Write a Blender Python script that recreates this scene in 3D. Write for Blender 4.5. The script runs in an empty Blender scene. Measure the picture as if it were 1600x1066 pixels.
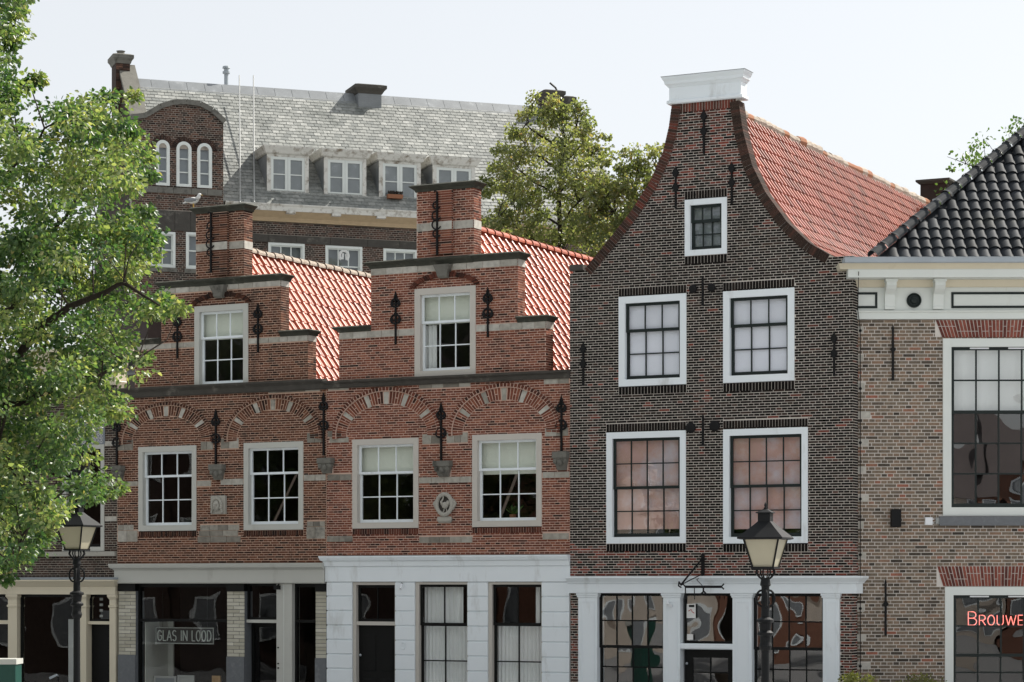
import bpy, math, random
import numpy as np
from mathutils import Matrix, Vector
random.seed(7); np.random.seed(7)
R = math.radians
SC = bpy.context.scene
COL = SC.collection

# ------------------------------------------------------------------ camera
EYE = 3.05                       # metres above the street
FPX = 3778.0                     # focal length in photo pixels (85 mm on full frame)
HZ = 912.0                       # photo row of the horizon
cam = bpy.data.cameras.new('camera'); cam.lens = 85.0; cam.sensor_width = 36.0
cam.shift_y = (HZ - 533.0) / 1600.0; cam.clip_start = 0.5; cam.clip_end = 3000
camo = bpy.data.objects.new('camera', cam); COL.objects.link(camo)
camo.location = (0, 0, EYE); camo.rotation_euler = (R(90), 0, 0)
SC.camera = camo

# ------------------------------------------------------------------ sky and sun
SUN_AZ, SUN_EL = 33.0, 47.0      # azimuth from +X towards +Y (behind the houses, to the right)
w = bpy.data.worlds.new('World'); SC.world = w; w.use_nodes = True
nt = w.node_tree; nt.nodes.clear()
sky = nt.nodes.new('ShaderNodeTexSky'); sky.sky_type = 'NISHITA'; sky.sun_disc = False
sky.sun_elevation = R(SUN_EL); sky.sun_rotation = R(90 - SUN_AZ)
sky.air_density = 1.0; sky.dust_density = 2.0; sky.ozone_density = 1.0; sky.altitude = 0
bg = nt.nodes.new('ShaderNodeBackground'); bg.inputs[1].default_value = 0.108
hsv = nt.nodes.new('ShaderNodeHueSaturation'); hsv.inputs['Saturation'].default_value = 0.5
wo = nt.nodes.new('ShaderNodeOutputWorld')
vl = nt.nodes.new('ShaderNodeMix'); vl.data_type = 'RGBA'; vl.inputs[0].default_value = 0.68      # high thin haze veils the whole sky alike
vl.inputs[7].default_value = (3.12, 3.13, 3.10, 1)
nt.links.new(sky.outputs[0], hsv.inputs['Color']); nt.links.new(hsv.outputs[0], vl.inputs[6]); nt.links.new(vl.outputs[2], bg.inputs[0]); nt.links.new(bg.outputs[0], wo.inputs[0])
sd = bpy.data.lights.new('sun', 'SUN'); sd.energy = 3.4; sd.angle = R(0.5); sd.color = (1.0, 0.95, 0.87)
so = bpy.data.objects.new('sun', sd); COL.objects.link(so)
sv = Vector((math.cos(R(SUN_EL)) * math.cos(R(SUN_AZ)), math.cos(R(SUN_EL)) * math.sin(R(SUN_AZ)), math.sin(R(SUN_EL))))
so.rotation_euler = (-sv).to_track_quat('-Z', 'Y').to_euler(); so.location = (20, 30, 60)
SC.view_settings.view_transform = 'Standard'; SC.view_settings.look = 'None'
SC.view_settings.exposure = 1.17; SC.view_settings.gamma = 1.0; SC.view_settings.use_curve_mapping = False
SC.render.engine = 'CYCLES'
SC.cycles.use_denoising = True
SC.cycles.max_bounces = 8; SC.cycles.transparent_max_bounces = 12; SC.cycles.glossy_bounces = 3
SC.cycles.sample_clamp_indirect = 6.0

# ------------------------------------------------------------------ materials
def ramp(nt, stops):
    n = nt.nodes.new('ShaderNodeValToRGB'); e = n.color_ramp.elements
    while len(e) < len(stops): e.new(0.5)
    for k, (p, c) in enumerate(stops): e[k].position = p; e[k].color = (*c, 1)
    return n
def base(name, rough=0.6, spec=0.4):
    m = bpy.data.materials.new(name); m.use_nodes = True
    b = m.node_tree.nodes['Principled BSDF']; b.inputs['Roughness'].default_value = rough
    b.inputs['Specular IOR Level'].default_value = spec
    return m, m.node_tree, b
def noise(nt, scale, detail=3.0, rough=0.55, stretch=None):
    g = nt.nodes.new('ShaderNodeNewGeometry'); n = nt.nodes.new('ShaderNodeTexNoise')
    n.inputs['Scale'].default_value = scale; n.inputs['Detail'].default_value = detail; n.inputs['Roughness'].default_value = rough
    if stretch:
        mp = nt.nodes.new('ShaderNodeMapping'); mp.inputs['Scale'].default_value = stretch
        nt.links.new(g.outputs['Position'], mp.inputs[0]); nt.links.new(mp.outputs[0], n.inputs['Vector'])
    else: nt.links.new(g.outputs['Position'], n.inputs['Vector'])
    return n
def mixc(nt, fac, a, b, mode='MIX'):
    m = nt.nodes.new('ShaderNodeMix'); m.data_type = 'RGBA'; m.blend_type = mode
    for sock, val in ((m.inputs[0], fac), (m.inputs[6], a), (m.inputs[7], b)):
        if isinstance(val, (int, float)): sock.default_value = val
        elif isinstance(val, tuple): sock.default_value = (*val, 1)
        else: nt.links.new(val, sock)
    return m.outputs[2]
def bump(nt, b, h, dist, strength=1.0):
    k = nt.nodes.new('ShaderNodeBump'); k.inputs['Distance'].default_value = dist; k.inputs['Strength'].default_value = strength
    nt.links.new(h, k.inputs['Height']); nt.links.new(k.outputs[0], b.inputs['Normal'])
def plain(name, c, rough=0.6, spec=0.4, var=0.12, scale=3.0, metal=0.0, bmp=0.0, dirt=None, dirt_scale=1.2, dirt_lo=0.55, stretch=None):
    m, nt, b = base(name, rough, spec); b.inputs['Metallic'].default_value = metal
    n = noise(nt, scale, 5)
    col = mixc(nt, n.outputs[0], tuple(x * (1 - var) for x in c), tuple(min(1, x * (1 + var)) for x in c))
    if dirt:
        d = noise(nt, dirt_scale, 6, 0.65, stretch); r = ramp(nt, [(dirt_lo, (0, 0, 0)), (min(1, dirt_lo + 0.2), (1, 1, 1))])
        nt.links.new(d.outputs[0], r.inputs[0]); col = mixc(nt, r.outputs[0], col, dirt)
    nt.links.new(col, b.inputs['Base Color'])
    if bmp: bump(nt, b, noise(nt, 40, 4).outputs[0], bmp)
    return m
def toned(name, stops, rough=0.85, spec=0.25, var=0.25, scale=25, dirt=None, dirt_scale=0.8, dirt_lo=0.58, bmp=0.003, stretch=None, coat=0.0):
    """colour of each piece comes from its own 'tone' attribute"""
    m, nt, b = base(name, rough, spec)
    a = nt.nodes.new('ShaderNodeAttribute'); a.attribute_name = 'tone'
    r = ramp(nt, stops); nt.links.new(a.outputs['Fac'], r.inputs[0])
    n = noise(nt, scale, 4); rr = ramp(nt, [(0.3, (1 - var,) * 3), (0.7, (1 + var,) * 3)]); nt.links.new(n.outputs[0], rr.inputs[0])
    col = mixc(nt, 1.0, r.outputs[0], rr.outputs[0], 'MULTIPLY')
    if dirt:
        d = noise(nt, dirt_scale, 6, 0.65, stretch); dr = ramp(nt, [(dirt_lo, (0, 0, 0)), (min(1, dirt_lo + 0.16), (1, 1, 1))])
        nt.links.new(d.outputs[0], dr.inputs[0]); col = mixc(nt, dr.outputs[0], col, dirt)
    nt.links.new(col, b.inputs['Base Color'])
    if coat: b.inputs['Coat Weight'].default_value = coat; b.inputs['Coat Roughness'].default_value = 0.25
    if bmp: bump(nt, b, noise(nt, 55, 4).outputs[0], bmp)
    return m
def glass(name, ior=1.65, wav=0.012, scale=2.2, tint=(0.95, 0.97, 0.96), rough=0.0):
    m = bpy.data.materials.new(name); m.use_nodes = True; nt = m.node_tree; nt.nodes.clear()
    o = nt.nodes.new('ShaderNodeOutputMaterial'); mx = nt.nodes.new('ShaderNodeMixShader'); fr = nt.nodes.new('ShaderNodeFresnel')
    tr = nt.nodes.new('ShaderNodeBsdfTransparent'); gl = nt.nodes.new('ShaderNodeBsdfGlossy'); gl.inputs['Roughness'].default_value = rough
    tr.inputs[0].default_value = (*tint, 1)
    ge = nt.nodes.new('ShaderNodeNewGeometry'); mi = nt.nodes.new('ShaderNodeMix'); mi.data_type = 'FLOAT'      # a thin pane reflects alike from both sides
    mi.inputs[2].default_value = ior; mi.inputs[3].default_value = 1 / ior; nt.links.new(ge.outputs['Backfacing'], mi.inputs[0]); nt.links.new(mi.outputs[0], fr.inputs[0])
    n = noise(nt, scale, 0.5, 0.4); k = nt.nodes.new('ShaderNodeBump'); k.inputs['Distance'].default_value = wav; k.inputs['Strength'].default_value = 1.0
    nt.links.new(n.outputs[0], k.inputs['Height']); nt.links.new(k.outputs[0], gl.inputs['Normal'])
    nt.links.new(fr.outputs[0], mx.inputs[0]); nt.links.new(tr.outputs[0], mx.inputs[1]); nt.links.new(gl.outputs[0], mx.inputs[2]); nt.links.new(mx.outputs[0], o.inputs[0])
    return m
def leafmat(name, stops, trans=0.45):
    m = bpy.data.materials.new(name); m.use_nodes = True; nt = m.node_tree; b = nt.nodes['Principled BSDF']; o = nt.nodes['Material Output']
    b.inputs['Roughness'].default_value = 0.38; b.inputs['Specular IOR Level'].default_value = 0.5
    a = nt.nodes.new('ShaderNodeAttribute'); a.attribute_name = 'tone'; r = ramp(nt, stops); nt.links.new(a.outputs['Fac'], r.inputs[0])
    nt.links.new(r.outputs[0], b.inputs['Base Color'])
    t = nt.nodes.new('ShaderNodeBsdfTranslucent'); c2 = mixc(nt, 1.0, r.outputs[0], (1.5, 1.6, 0.7), 'MULTIPLY'); nt.links.new(c2, t.inputs[0])
    mx = nt.nodes.new('ShaderNodeMixShader'); mx.inputs[0].default_value = trans
    nt.links.new(b.outputs[0], mx.inputs[1]); nt.links.new(t.outputs[0], mx.inputs[2]); nt.links.new(mx.outputs[0], o.inputs[0])
    return m
def emit(name, c, s):
    m, nt, b = base(name, 0.4); b.inputs['Base Color'].default_value = (*c, 1); b.inputs['Emission Color'].default_value = (*c, 1); b.inputs['Emission Strength'].default_value = s
    return m
M = {}
M['brick_rust'] = toned('brick_rust', [(0, (.022, .014, .012)), (.25, (.070, .032, .022)), (.65, (.125, .050, .031)), (1, (.190, .085, .050))], spec=.12, dirt=(.035, .026, .022), dirt_lo=.56, dirt_scale=1.1, stretch=(1, 1, .35))
M['brick_red'] = toned('brick_red', [(0, (.030, .018, .015)), (.25, (.110, .040, .028)), (.65, (.190, .064, .041)), (1, (.270, .105, .064))], spec=.12, dirt=(.06, .038, .03), dirt_lo=.58, dirt_scale=1.1, stretch=(1, 1, .35))
M['brick_black'] = toned('brick_black', [(0, (.006, .0055, .005)), (.35, (.021, .0165, .0138)), (.55, (.058, .037, .029)), (.75, (.125, .047, .035)), (1, (.245, .060, .042))], spec=.12, dirt=(.012, .0115, .011), dirt_lo=.60, dirt_scale=.9, stretch=(1, 1, .3))
M['brick_grey'] = toned('brick_grey', [(0, (.050, .042, .034)), (.3, (.135, .108, .082)), (.65, (.215, .168, .124)), (.85, (.250, .168, .115)), (1, (.300, .120, .080))], dirt=(.085, .07, .055), dirt_lo=.60, dirt_scale=1.0, stretch=(1, 1, .35))
M['brick_brown'] = toned('brick_brown', [(0, (.020, .015, .013)), (.4, (.060, .036, .028)), (.8, (.105, .056, .040)), (1, (.150, .080, .055))], dirt=(.02, .018, .017), dirt_lo=.56)
M['mortar_pink'] = plain('mortar_pink', (.56, .39, .30), .95, .05, .2, 6, dirt=(.15, .105, .085), dirt_scale=1.1, dirt_lo=.57, stretch=(1, 1, .35))
M['mortar_rose'] = plain('mortar_rose', (.62, .44, .36), .95, .05, .15, 6, dirt=(.26, .18, .145), dirt_scale=1.1, dirt_lo=.60, stretch=(1, 1, .35))
M['mortar_white'] = plain('mortar_white', (.64, .59, .535), .95, .05, .15, 5, dirt=(.12, .11, .10), dirt_scale=.9, dirt_lo=.62, stretch=(1, 1, .3))
M['mortar_pale'] = plain('mortar_pale', (.62, .58, .53), .95, .05, .15, 5, dirt=(.30, .27, .24), dirt_scale=1.0, dirt_lo=.60, stretch=(1, 1, .35))
M['mortar_grey'] = plain('mortar_grey', (.38, .34, .29), .95, .05, .3, 4, dirt=(.05, .045, .04), dirt_lo=.54)
M['brick_dark_side'] = plain('brick_dark_side', (.045, .032, .028), .9, .2, .3, 8)
M['stone_pale'] = toned('stone_pale', [(0, (.17, .155, .13)), (.5, (.34, .32, .275)), (1, (.50, .48, .43))], .9, .2, .18, 9, dirt=(.10, .095, .085), dirt_scale=1.6, dirt_lo=.60)
M['stone_dark'] = plain('stone_dark', (.075, .07, .062), .95, .2, .35, 5, dirt=(.22, .21, .18), dirt_scale=2.5, dirt_lo=.60, bmp=.01)
M['stone_moss'] = plain('stone_moss', (.06, .062, .05), .95, .2, .4, 6, dirt=(.15, .145, .12), dirt_scale=3.0, dirt_lo=.58, bmp=.012)
M['stone_carved'] = plain('stone_carved', (.40, .385, .34), .9, .2, .18, 8, dirt=(.17, .16, .14), dirt_scale=5, dirt_lo=.6, bmp=.006)
M['stone_grime'] = plain('stone_grime', (.17, .165, .145), .9, .2, .3, 8, dirt=(.06, .058, .05), dirt_scale=4, dirt_lo=.52, bmp=.006)
M['slate'] = toned('slate', [(0, (.165, .175, .166)), (.5, (.225, .234, .218)), (1, (.32, .326, .305))], .6, .4, .2, 12, dirt=(.11, .12, .11), dirt_scale=.8, dirt_lo=.55, bmp=.004, stretch=(1, 1, .3))
M['lead'] = plain('lead', (.20, .215, .225), .5, .5, .35, 2.0, dirt=(.38, .40, .41), dirt_scale=2.0, dirt_lo=.58)
M['zinc'] = plain('zinc', (.36, .40, .43), .45, .5, .2, 1.5, dirt=(.22, .24, .26), dirt_scale=2.0, dirt_lo=.58)
M['tile_red'] = toned('tile_red', [(0, (.29, .080, .045)), (.5, (.43, .112, .060)), (1, (.52, .155, .09))], .38, .33, .10, 8, dirt=(.24, .10, .07), dirt_scale=1.6, dirt_lo=.62, bmp=0)
M['tile_rust'] = toned('tile_rust', [(0, (.20, .058, .036)), (.5, (.32, .085, .05)), (1, (.40, .115, .07))], .48, .2, .12, 8, dirt=(.15, .075, .055), dirt_scale=1.4, dirt_lo=.60, bmp=0)
M['tile_black'] = toned('tile_black', [(0, (.012, .015, .018)), (.5, (.021, .025, .030)), (1, (.036, .041, .047))], .7, .2, .2, 8, dirt=(.035, .038, .036), dirt_scale=1.5, dirt_lo=.58, bmp=0)
M['mortar_ridge'] = plain('mortar_ridge', (.42, .36, .30), .95, .2, .35, 9, dirt=(.17, .13, .10), dirt_scale=6, dirt_lo=.52, bmp=.02)
M['paint_white'] = plain('paint_white', (.80, .855, .885), .45, .4, .03, 2.5, dirt=(.56, .585, .58), dirt_scale=1.6, dirt_lo=.58, stretch=(1.5, 1.5, .5))
M['paint_grey_white'] = plain('paint_grey_white', (.50, .505, .465), .45, .4, .05, 2.5, dirt=(.38, .375, .34), dirt_scale=1.5, dirt_lo=.60, stretch=(1.5, 1.5, .5))
M['paint_taupe'] = plain('paint_taupe', (.54, .51, .46), .45, .4, .05, 2.5)
M['paint_cream'] = plain('paint_cream', (.66, .60, .46), .45, .4, .05, 2.5, dirt=(.50, .44, .33), dirt_scale=1.5, dirt_lo=.62)
M['paint_ivory'] = plain('paint_ivory', (.70, .735, .70), .45, .4, .04, 2.5, dirt=(.55, .56, .50), dirt_scale=1.5, dirt_lo=.62, stretch=(1.5, 1.5, .5))
M['paint_peeling'] = plain('paint_peeling', (.66, .65, .60), .7, .3, .1, 6, dirt=(.22, .18, .13), dirt_scale=4.5, dirt_lo=.50)
M['wood_bare'] = plain('wood_bare', (.46, .35, .22), .8, .2, .2, 5)
M['sash_dark'] = plain('sash_dark', (.010, .017, .016), .45, .3, .2, 3)
M['sash_black'] = plain('sash_black', (.004, .0045, .0045), .5, .2, .2, 3)
M['iron'] = plain('iron', (.005, .005, .0055), .6, .25, .2, 9)
M['lamp_iron'] = plain('lamp_iron', (.008, .009, .010), .6, .2, .2, 9)
M['glass'] = glass('glass', 1.42, .006, 1.2)
M['glass_wavy'] = glass('glass_wavy', 1.9, .010, 1.3)
M['glass_ripple'] = glass('glass_ripple', 2.1, .009, 1.3)
M['glass_big'] = glass('glass_big', 2.5, .009, 1.3)
M['glass_grey'] = glass('glass_grey', 1.75, .004, 1.2)
M['blind_white'] = plain('blind_white', (.82, .82, .91), .9, .1, .04, 1.5)
M['blind_cream'] = plain('blind_cream', (.72, .74, .66), .9, .1, .04, 1.5)
M['drape_pink'] = plain('drape_pink', (.64, .40, .36), .9, .1, .25, .9, dirt=(.66, .62, .70), dirt_scale=.9, dirt_lo=.46)  # pink with pale mauve patches: mirrored houses painted into the colour
M['curtain'] = plain('curtain', (.80, .81, .81), .9, .1, .05, 3)
M['interior'] = plain('interior', (.014, .013, .013), .95, .1, .2, 1)
M['interior_grey'] = plain('interior_grey', (.22, .24, .26), .95, .1, .2, 1)
M['glazed'] = toned('glazed', [(0, (.40, .38, .30)), (1, (.58, .56, .47))], .2, .5, .06, 8, bmp=0)
M['plinth'] = plain('plinth', (.14, .15, .16), .6, .4, .2, 12, dirt=(.22, .23, .24), dirt_scale=5)
M['terra'] = plain('terra', (.30, .14, .08), .9, .2, .2, 8)
M['plant'] = leafmat('plant', [(0, (.03, .07, .02)), (1, (.10, .20, .04))])
M['bark'] = plain('bark', (.035, .028, .022), .95, .2, .4, 10, bmp=.02)
M['leaf_elm'] = leafmat('leaf_elm', [(0, (.034, .085, .036)), (.45, (.098, .158, .064)), (.9, (.275, .305, .140)), (1, (.33, .28, .14))], .5)
M['leaf_birch'] = leafmat('leaf_birch', [(0, (.105, .130, .066)), (.5, (.185, .200, .100)), (.85, (.275, .262, .140)), (1, (.31, .20, .12))], .55)
M['leaf_bright'] = leafmat('leaf_bright', [(0, (.05, .10, .03)), (1, (.12, .19, .06))])
M['leaf_box'] = leafmat('leaf_box', [(0, (.10, .11, .03)), (1, (.22, .22, .08))])
M['lantern_glass'] = plain('lantern_glass', (.40, .37, .27), .35, .4, .10, 3)
M['sign_black'] = plain('sign_black', (.012, .013, .013), .3, .5, .1, 3)
M['sign_letter'] = plain('sign_letter', (.42, .45, .42), .6, .3, .1, 3)
M['neon'] = emit('neon', (1.0, .24, .20), .75)
M['green_paint'] = plain('green_paint', (.012, .062, .047), .4, .4, .1, 3)
M['asphalt'] = plain('asphalt', (.30, .31, .32), .9, .2, .15, 6)
M['paving'] = plain('paving', (.33, .332, .335), .9, .2, .15, 9)
M['kerb'] = plain('kerb', (.30, .30, .29), .9, .2, .15, 5)
M['paper'] = plain('paper', (.75, .75, .73), .8, .2, .03, 3)
M['red_ink'] = plain('red_ink', (.45, .05, .04), .8, .2, .1, 3)
M['frame_wood'] = plain('frame_wood', (.42, .26, .12), .6, .3, .2, 6)
M['plastic_white'] = plain('plastic_white', (.78, .80, .82), .4, .4, .03, 3)
M['plastic_grey'] = plain('plastic_grey', (.34, .35, .34), .5, .4, .05, 3)
M['gull_white'] = plain('gull_white', (.72, .72, .70), .8, .2, .05, 10)
M['gull_grey'] = plain('gull_grey', (.24, .25, .26), .8, .2, .1, 10)
M['gull_beak'] = plain('gull_beak', (.60, .38, .06), .5, .3, .05, 5)
M['lead_glass'] = plain('lead_glass', (.22, .24, .27), .25, .5, .2, 4)
M['wall_opposite_dark'] = plain('wall_opposite_dark', (.06, .04, .034), .9, .2, .2, 3)
M['wall_dark'] = plain('wall_dark', (.022, .018, .017), .85, .2, .3, 8)
M['wall_opposite'] = plain('wall_opposite', (.20, .10, .07), .9, .2, .2, 3)
M['wall_opposite_pale'] = plain('wall_opposite_pale', (.52, .46, .40), .9, .2, .15, 2)
M['roof_opposite'] = plain('roof_opposite', (.10, .085, .085), .7, .3, .25, 3)
# ------------------------------------------------------------------ mesh helpers
class MB:
    """collects faces; build() links them as ONE mesh object"""
    def __init__(s): s.v, s.f, s.t = [], [], []
    def face(s, pts, tone=0.5):
        n = len(s.v); s.v += [tuple(p) for p in pts]; s.f.append(tuple(range(n, n + len(pts)))); s.t.append(tone)
    def box(s, x0, x1, y0, y1, z0, z1, tone=0.5, skip=''):
        n = len(s.v)
        s.v += [(x0, y0, z0), (x1, y0, z0), (x1, y1, z0), (x0, y1, z0), (x0, y0, z1), (x1, y0, z1), (x1, y1, z1), (x0, y1, z1)]
        for k, q in (('f', (0, 1, 5, 4)), ('r', (1, 2, 6, 5)), ('b', (2, 3, 7, 6)), ('l', (3, 0, 4, 7)), ('t', (4, 5, 6, 7)), ('u', (3, 2, 1, 0))):
            if k not in skip: s.f.append(tuple(n + i for i in q)); s.t.append(tone)
        return s
    def prism(s, poly, y0, y1, tone=0.5, back=True):
        n = len(s.v); m = len(poly)
        s.v += [(x, y0, z) for x, z in poly] + [(x, y1, z) for x, z in poly]
        s.f.append(tuple(range(n, n + m))); s.t.append(tone)
        if back: s.f.append(tuple(reversed(range(n + m, n + 2 * m)))); s.t.append(tone)
        for i in range(m):
            j = (i + 1) % m
            s.f.append((n + i, n + m + i, n + m + j, n + j)); s.t.append(tone)
        return s
    def prism_x(s, poly, x0, x1, tone=0.5):
        """profile poly of (y,z) swept along x"""
        n = len(s.v); m = len(poly)
        s.v += [(x0, y, z) for y, z in poly] + [(x1, y, z) for y, z in poly]
        s.f.append(tuple(range(n, n + m))); s.f.append(tuple(reversed(range(n + m, n + 2 * m)))); s.t += [tone, tone]
        for i in range(m):
            j = (i + 1) % m
            s.f.append((n + i, n + m + i, n + m + j, n + j)); s.t.append(tone)
        return s
    def loft(s, rects, tone=0.5):
        """stack of rectangles (x0,x1,y0,y1,z) joined into one closed body"""
        n = len(s.v)
        for x0, x1, y0, y1, z in rects: s.v += [(x0, y0, z), (x1, y0, z), (x1, y1, z), (x0, y1, z)]
        s.f.append((n + 3, n + 2, n + 1, n)); s.t.append(tone)
        for k in range(len(rects) - 1):
            a = n + 4 * k; b = a + 4
            for i in range(4):
                j = (i + 1) % 4
                s.f.append((a + i, a + j, b + j, b + i)); s.t.append(tone)
        e = n + 4 * (len(rects) - 1); s.f.append((e, e + 1, e + 2, e + 3)); s.t.append(tone)
        return s
    def tube(s, pts, r, n=8, tone=0.5, closed=False):
        pts = [Vector(p) for p in pts]; m = len(pts); rs = r if isinstance(r, (list, tuple)) else [r] * m
        base = len(s.v); up = None
        for i, p in enumerate(pts):
            a = pts[(i - 1) % m] if (closed or i > 0) else p; b = pts[(i + 1) % m] if (closed or i < m - 1) else p
            d = (b - a); d = d.normalized() if d.length > 1e-9 else Vector((0, 0, 1))
            if up is None: up = Vector((0, 0, 1)) if abs(d.z) < .9 else Vector((1, 0, 0))
            x = up.cross(d); x = x.normalized() if x.length > 1e-6 else Vector((1, 0, 0)).cross(d).normalized()
            y = d.cross(x); up = y
            for k in range(n):
                t = 2 * math.pi * k / n; s.v.append(tuple(p + (x * math.cos(t) + y * math.sin(t)) * rs[i]))
        for i in range(m if closed else m - 1):
            i2 = (i + 1) % m
            for k in range(n):
                k2 = (k + 1) % n
                s.f.append((base + i * n + k, base + i * n + k2, base + i2 * n + k2, base + i2 * n + k)); s.t.append(tone)
        if not closed:
            s.f.append(tuple(base + k for k in reversed(range(n)))); s.f.append(tuple(base + (m - 1) * n + k for k in range(n))); s.t += [tone, tone]
        return s
    def lathe(s, cx, cy, prof, n=16, tone=0.5, rot=0.0):
        base = len(s.v); m = len(prof)
        for r, z in prof:
            for k in range(n):
                t = 2 * math.pi * k / n + rot; s.v.append((cx + r * math.cos(t), cy + r * math.sin(t), z))
        for i in range(m - 1):
            for k in range(n):
                k2 = (k + 1) % n
                s.f.append((base + i * n + k, base + i * n + k2, base + (i + 1) * n + k2, base + (i + 1) * n + k)); s.t.append(tone)
        s.f.append(tuple(base + k for k in reversed(range(n)))); s.f.append(tuple(base + (m - 1) * n + k for k in range(n))); s.t += [tone, tone]
        return s
    def ball(s, c, r, nu=12, nv=8, tone=0.5):
        rx, ry, rz = r if isinstance(r, (tuple, list)) else (r, r, r); base = len(s.v)
        for i in range(nv + 1):
            p = math.pi * i / nv
            for k in range(nu):
                t = 2 * math.pi * k / nu; s.v.append((c[0] + rx * math.sin(p) * math.cos(t), c[1] + ry * math.sin(p) * math.sin(t), c[2] - rz * math.cos(p)))
        for i in range(nv):
            for k in range(nu):
                k2 = (k + 1) % nu
                s.f.append((base + i * nu + k, base + i * nu + k2, base + (i + 1) * nu + k2, base + (i + 1) * nu + k)); s.t.append(tone)
        return s
    def mesh(s, name):
        me = bpy.data.meshes.new(name); me.from_pydata(s.v, [], s.f)
        at = me.attributes.new('tone', 'FLOAT', 'FACE'); at.data.foreach_set('value', np.array(s.t, dtype=np.float32))
        return me
    def build(s, name, mat, parent=None, smooth=False, kind=None, loc=None, label=None):
        me = s.mesh(name); me.materials.append(M[mat])
        if smooth:
            me.polygons.foreach_set('use_smooth', [True] * len(me.polygons))
        return link(name, me, parent, kind, loc, label)
def link(name, me, parent=None, kind=None, loc=None, label=None):
    o = bpy.data.objects.new(name, me); COL.objects.link(o); o.parent = parent
    if kind: o['kind'] = kind
    if loc is not None: o.location = loc
    if label: o['label'] = label
    return o
def empty(name, loc=(0, 0, 0), rz=0.0):
    o = bpy.data.objects.new(name, None); COL.objects.link(o); o.location = loc; o.rotation_euler = (0, 0, rz); o.empty_display_size = .2
    return o
def tag(o, label=None, cat=None, group=None, kind=None):
    if label: o['label'] = label
    if cat: o['category'] = cat
    if group: o['group'] = group
    if kind: o['kind'] = kind
    return o
def clip(poly, z0, z1): return [(x, min(max(z, z0), z1)) for x, z in poly]

class Face:
    """an upright facade plane; local x along it, y into the building, z up"""
    def __init__(s, px, depth, theta):
        s.O = np.array([(px - 800) / FPX * depth, depth, 0.0]); t = R(theta); s.th = t
        s.U = np.array([math.cos(t), -math.sin(t), 0]); s.N = np.array([math.sin(t), math.cos(t), 0]); s.C = np.array([0, 0, EYE])
    def ray(s, px, py): return np.array([(px - 800) / FPX, 1.0, (HZ - py) / FPX])
    def P(s, px, py, v=0.0):
        d = s.ray(px, py); t = ((s.O - s.C) @ s.N + v) / (d @ s.N); p = s.C + t * d - s.O
        return float(p @ s.U), float(p[2] )
    def Q(s, px, py, u):
        d = s.ray(px, py); t = ((s.O - s.C) @ s.U + u) / (d @ s.U); p = s.C + t * d - s.O
        return float(p @ s.N), float(p[2])
    def u(s, px, v=0.0): return s.P(px, HZ, v)[0]
    def z(s, px, py, v=0.0): return s.P(px, py, v)[1]
    def rect(s, x0, ytl, x1, ytr, ybl, ybr, v=0.0):
        a, b, c, d = s.P(x0, ytl, v), s.P(x1, ytr, v), s.P(x0, ybl, v), s.P(x1, ybr, v)
        return a[0], b[0], (c[1] + d[1]) / 2, (a[1] + b[1]) / 2
    def W(s, u, v, z): return s.O + u * s.U + v * s.N + np.array([0, 0, z])
    def px(s, u, v, z):
        p = s.W(u, v, z); return 800 + FPX * p[0] / p[1], HZ - FPX * (p[2] - EYE) / p[1]
    def root(s, name, label, cat): return tag(empty(name, tuple(s.O), -s.th), label, cat)
_pt = Face.P

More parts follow.
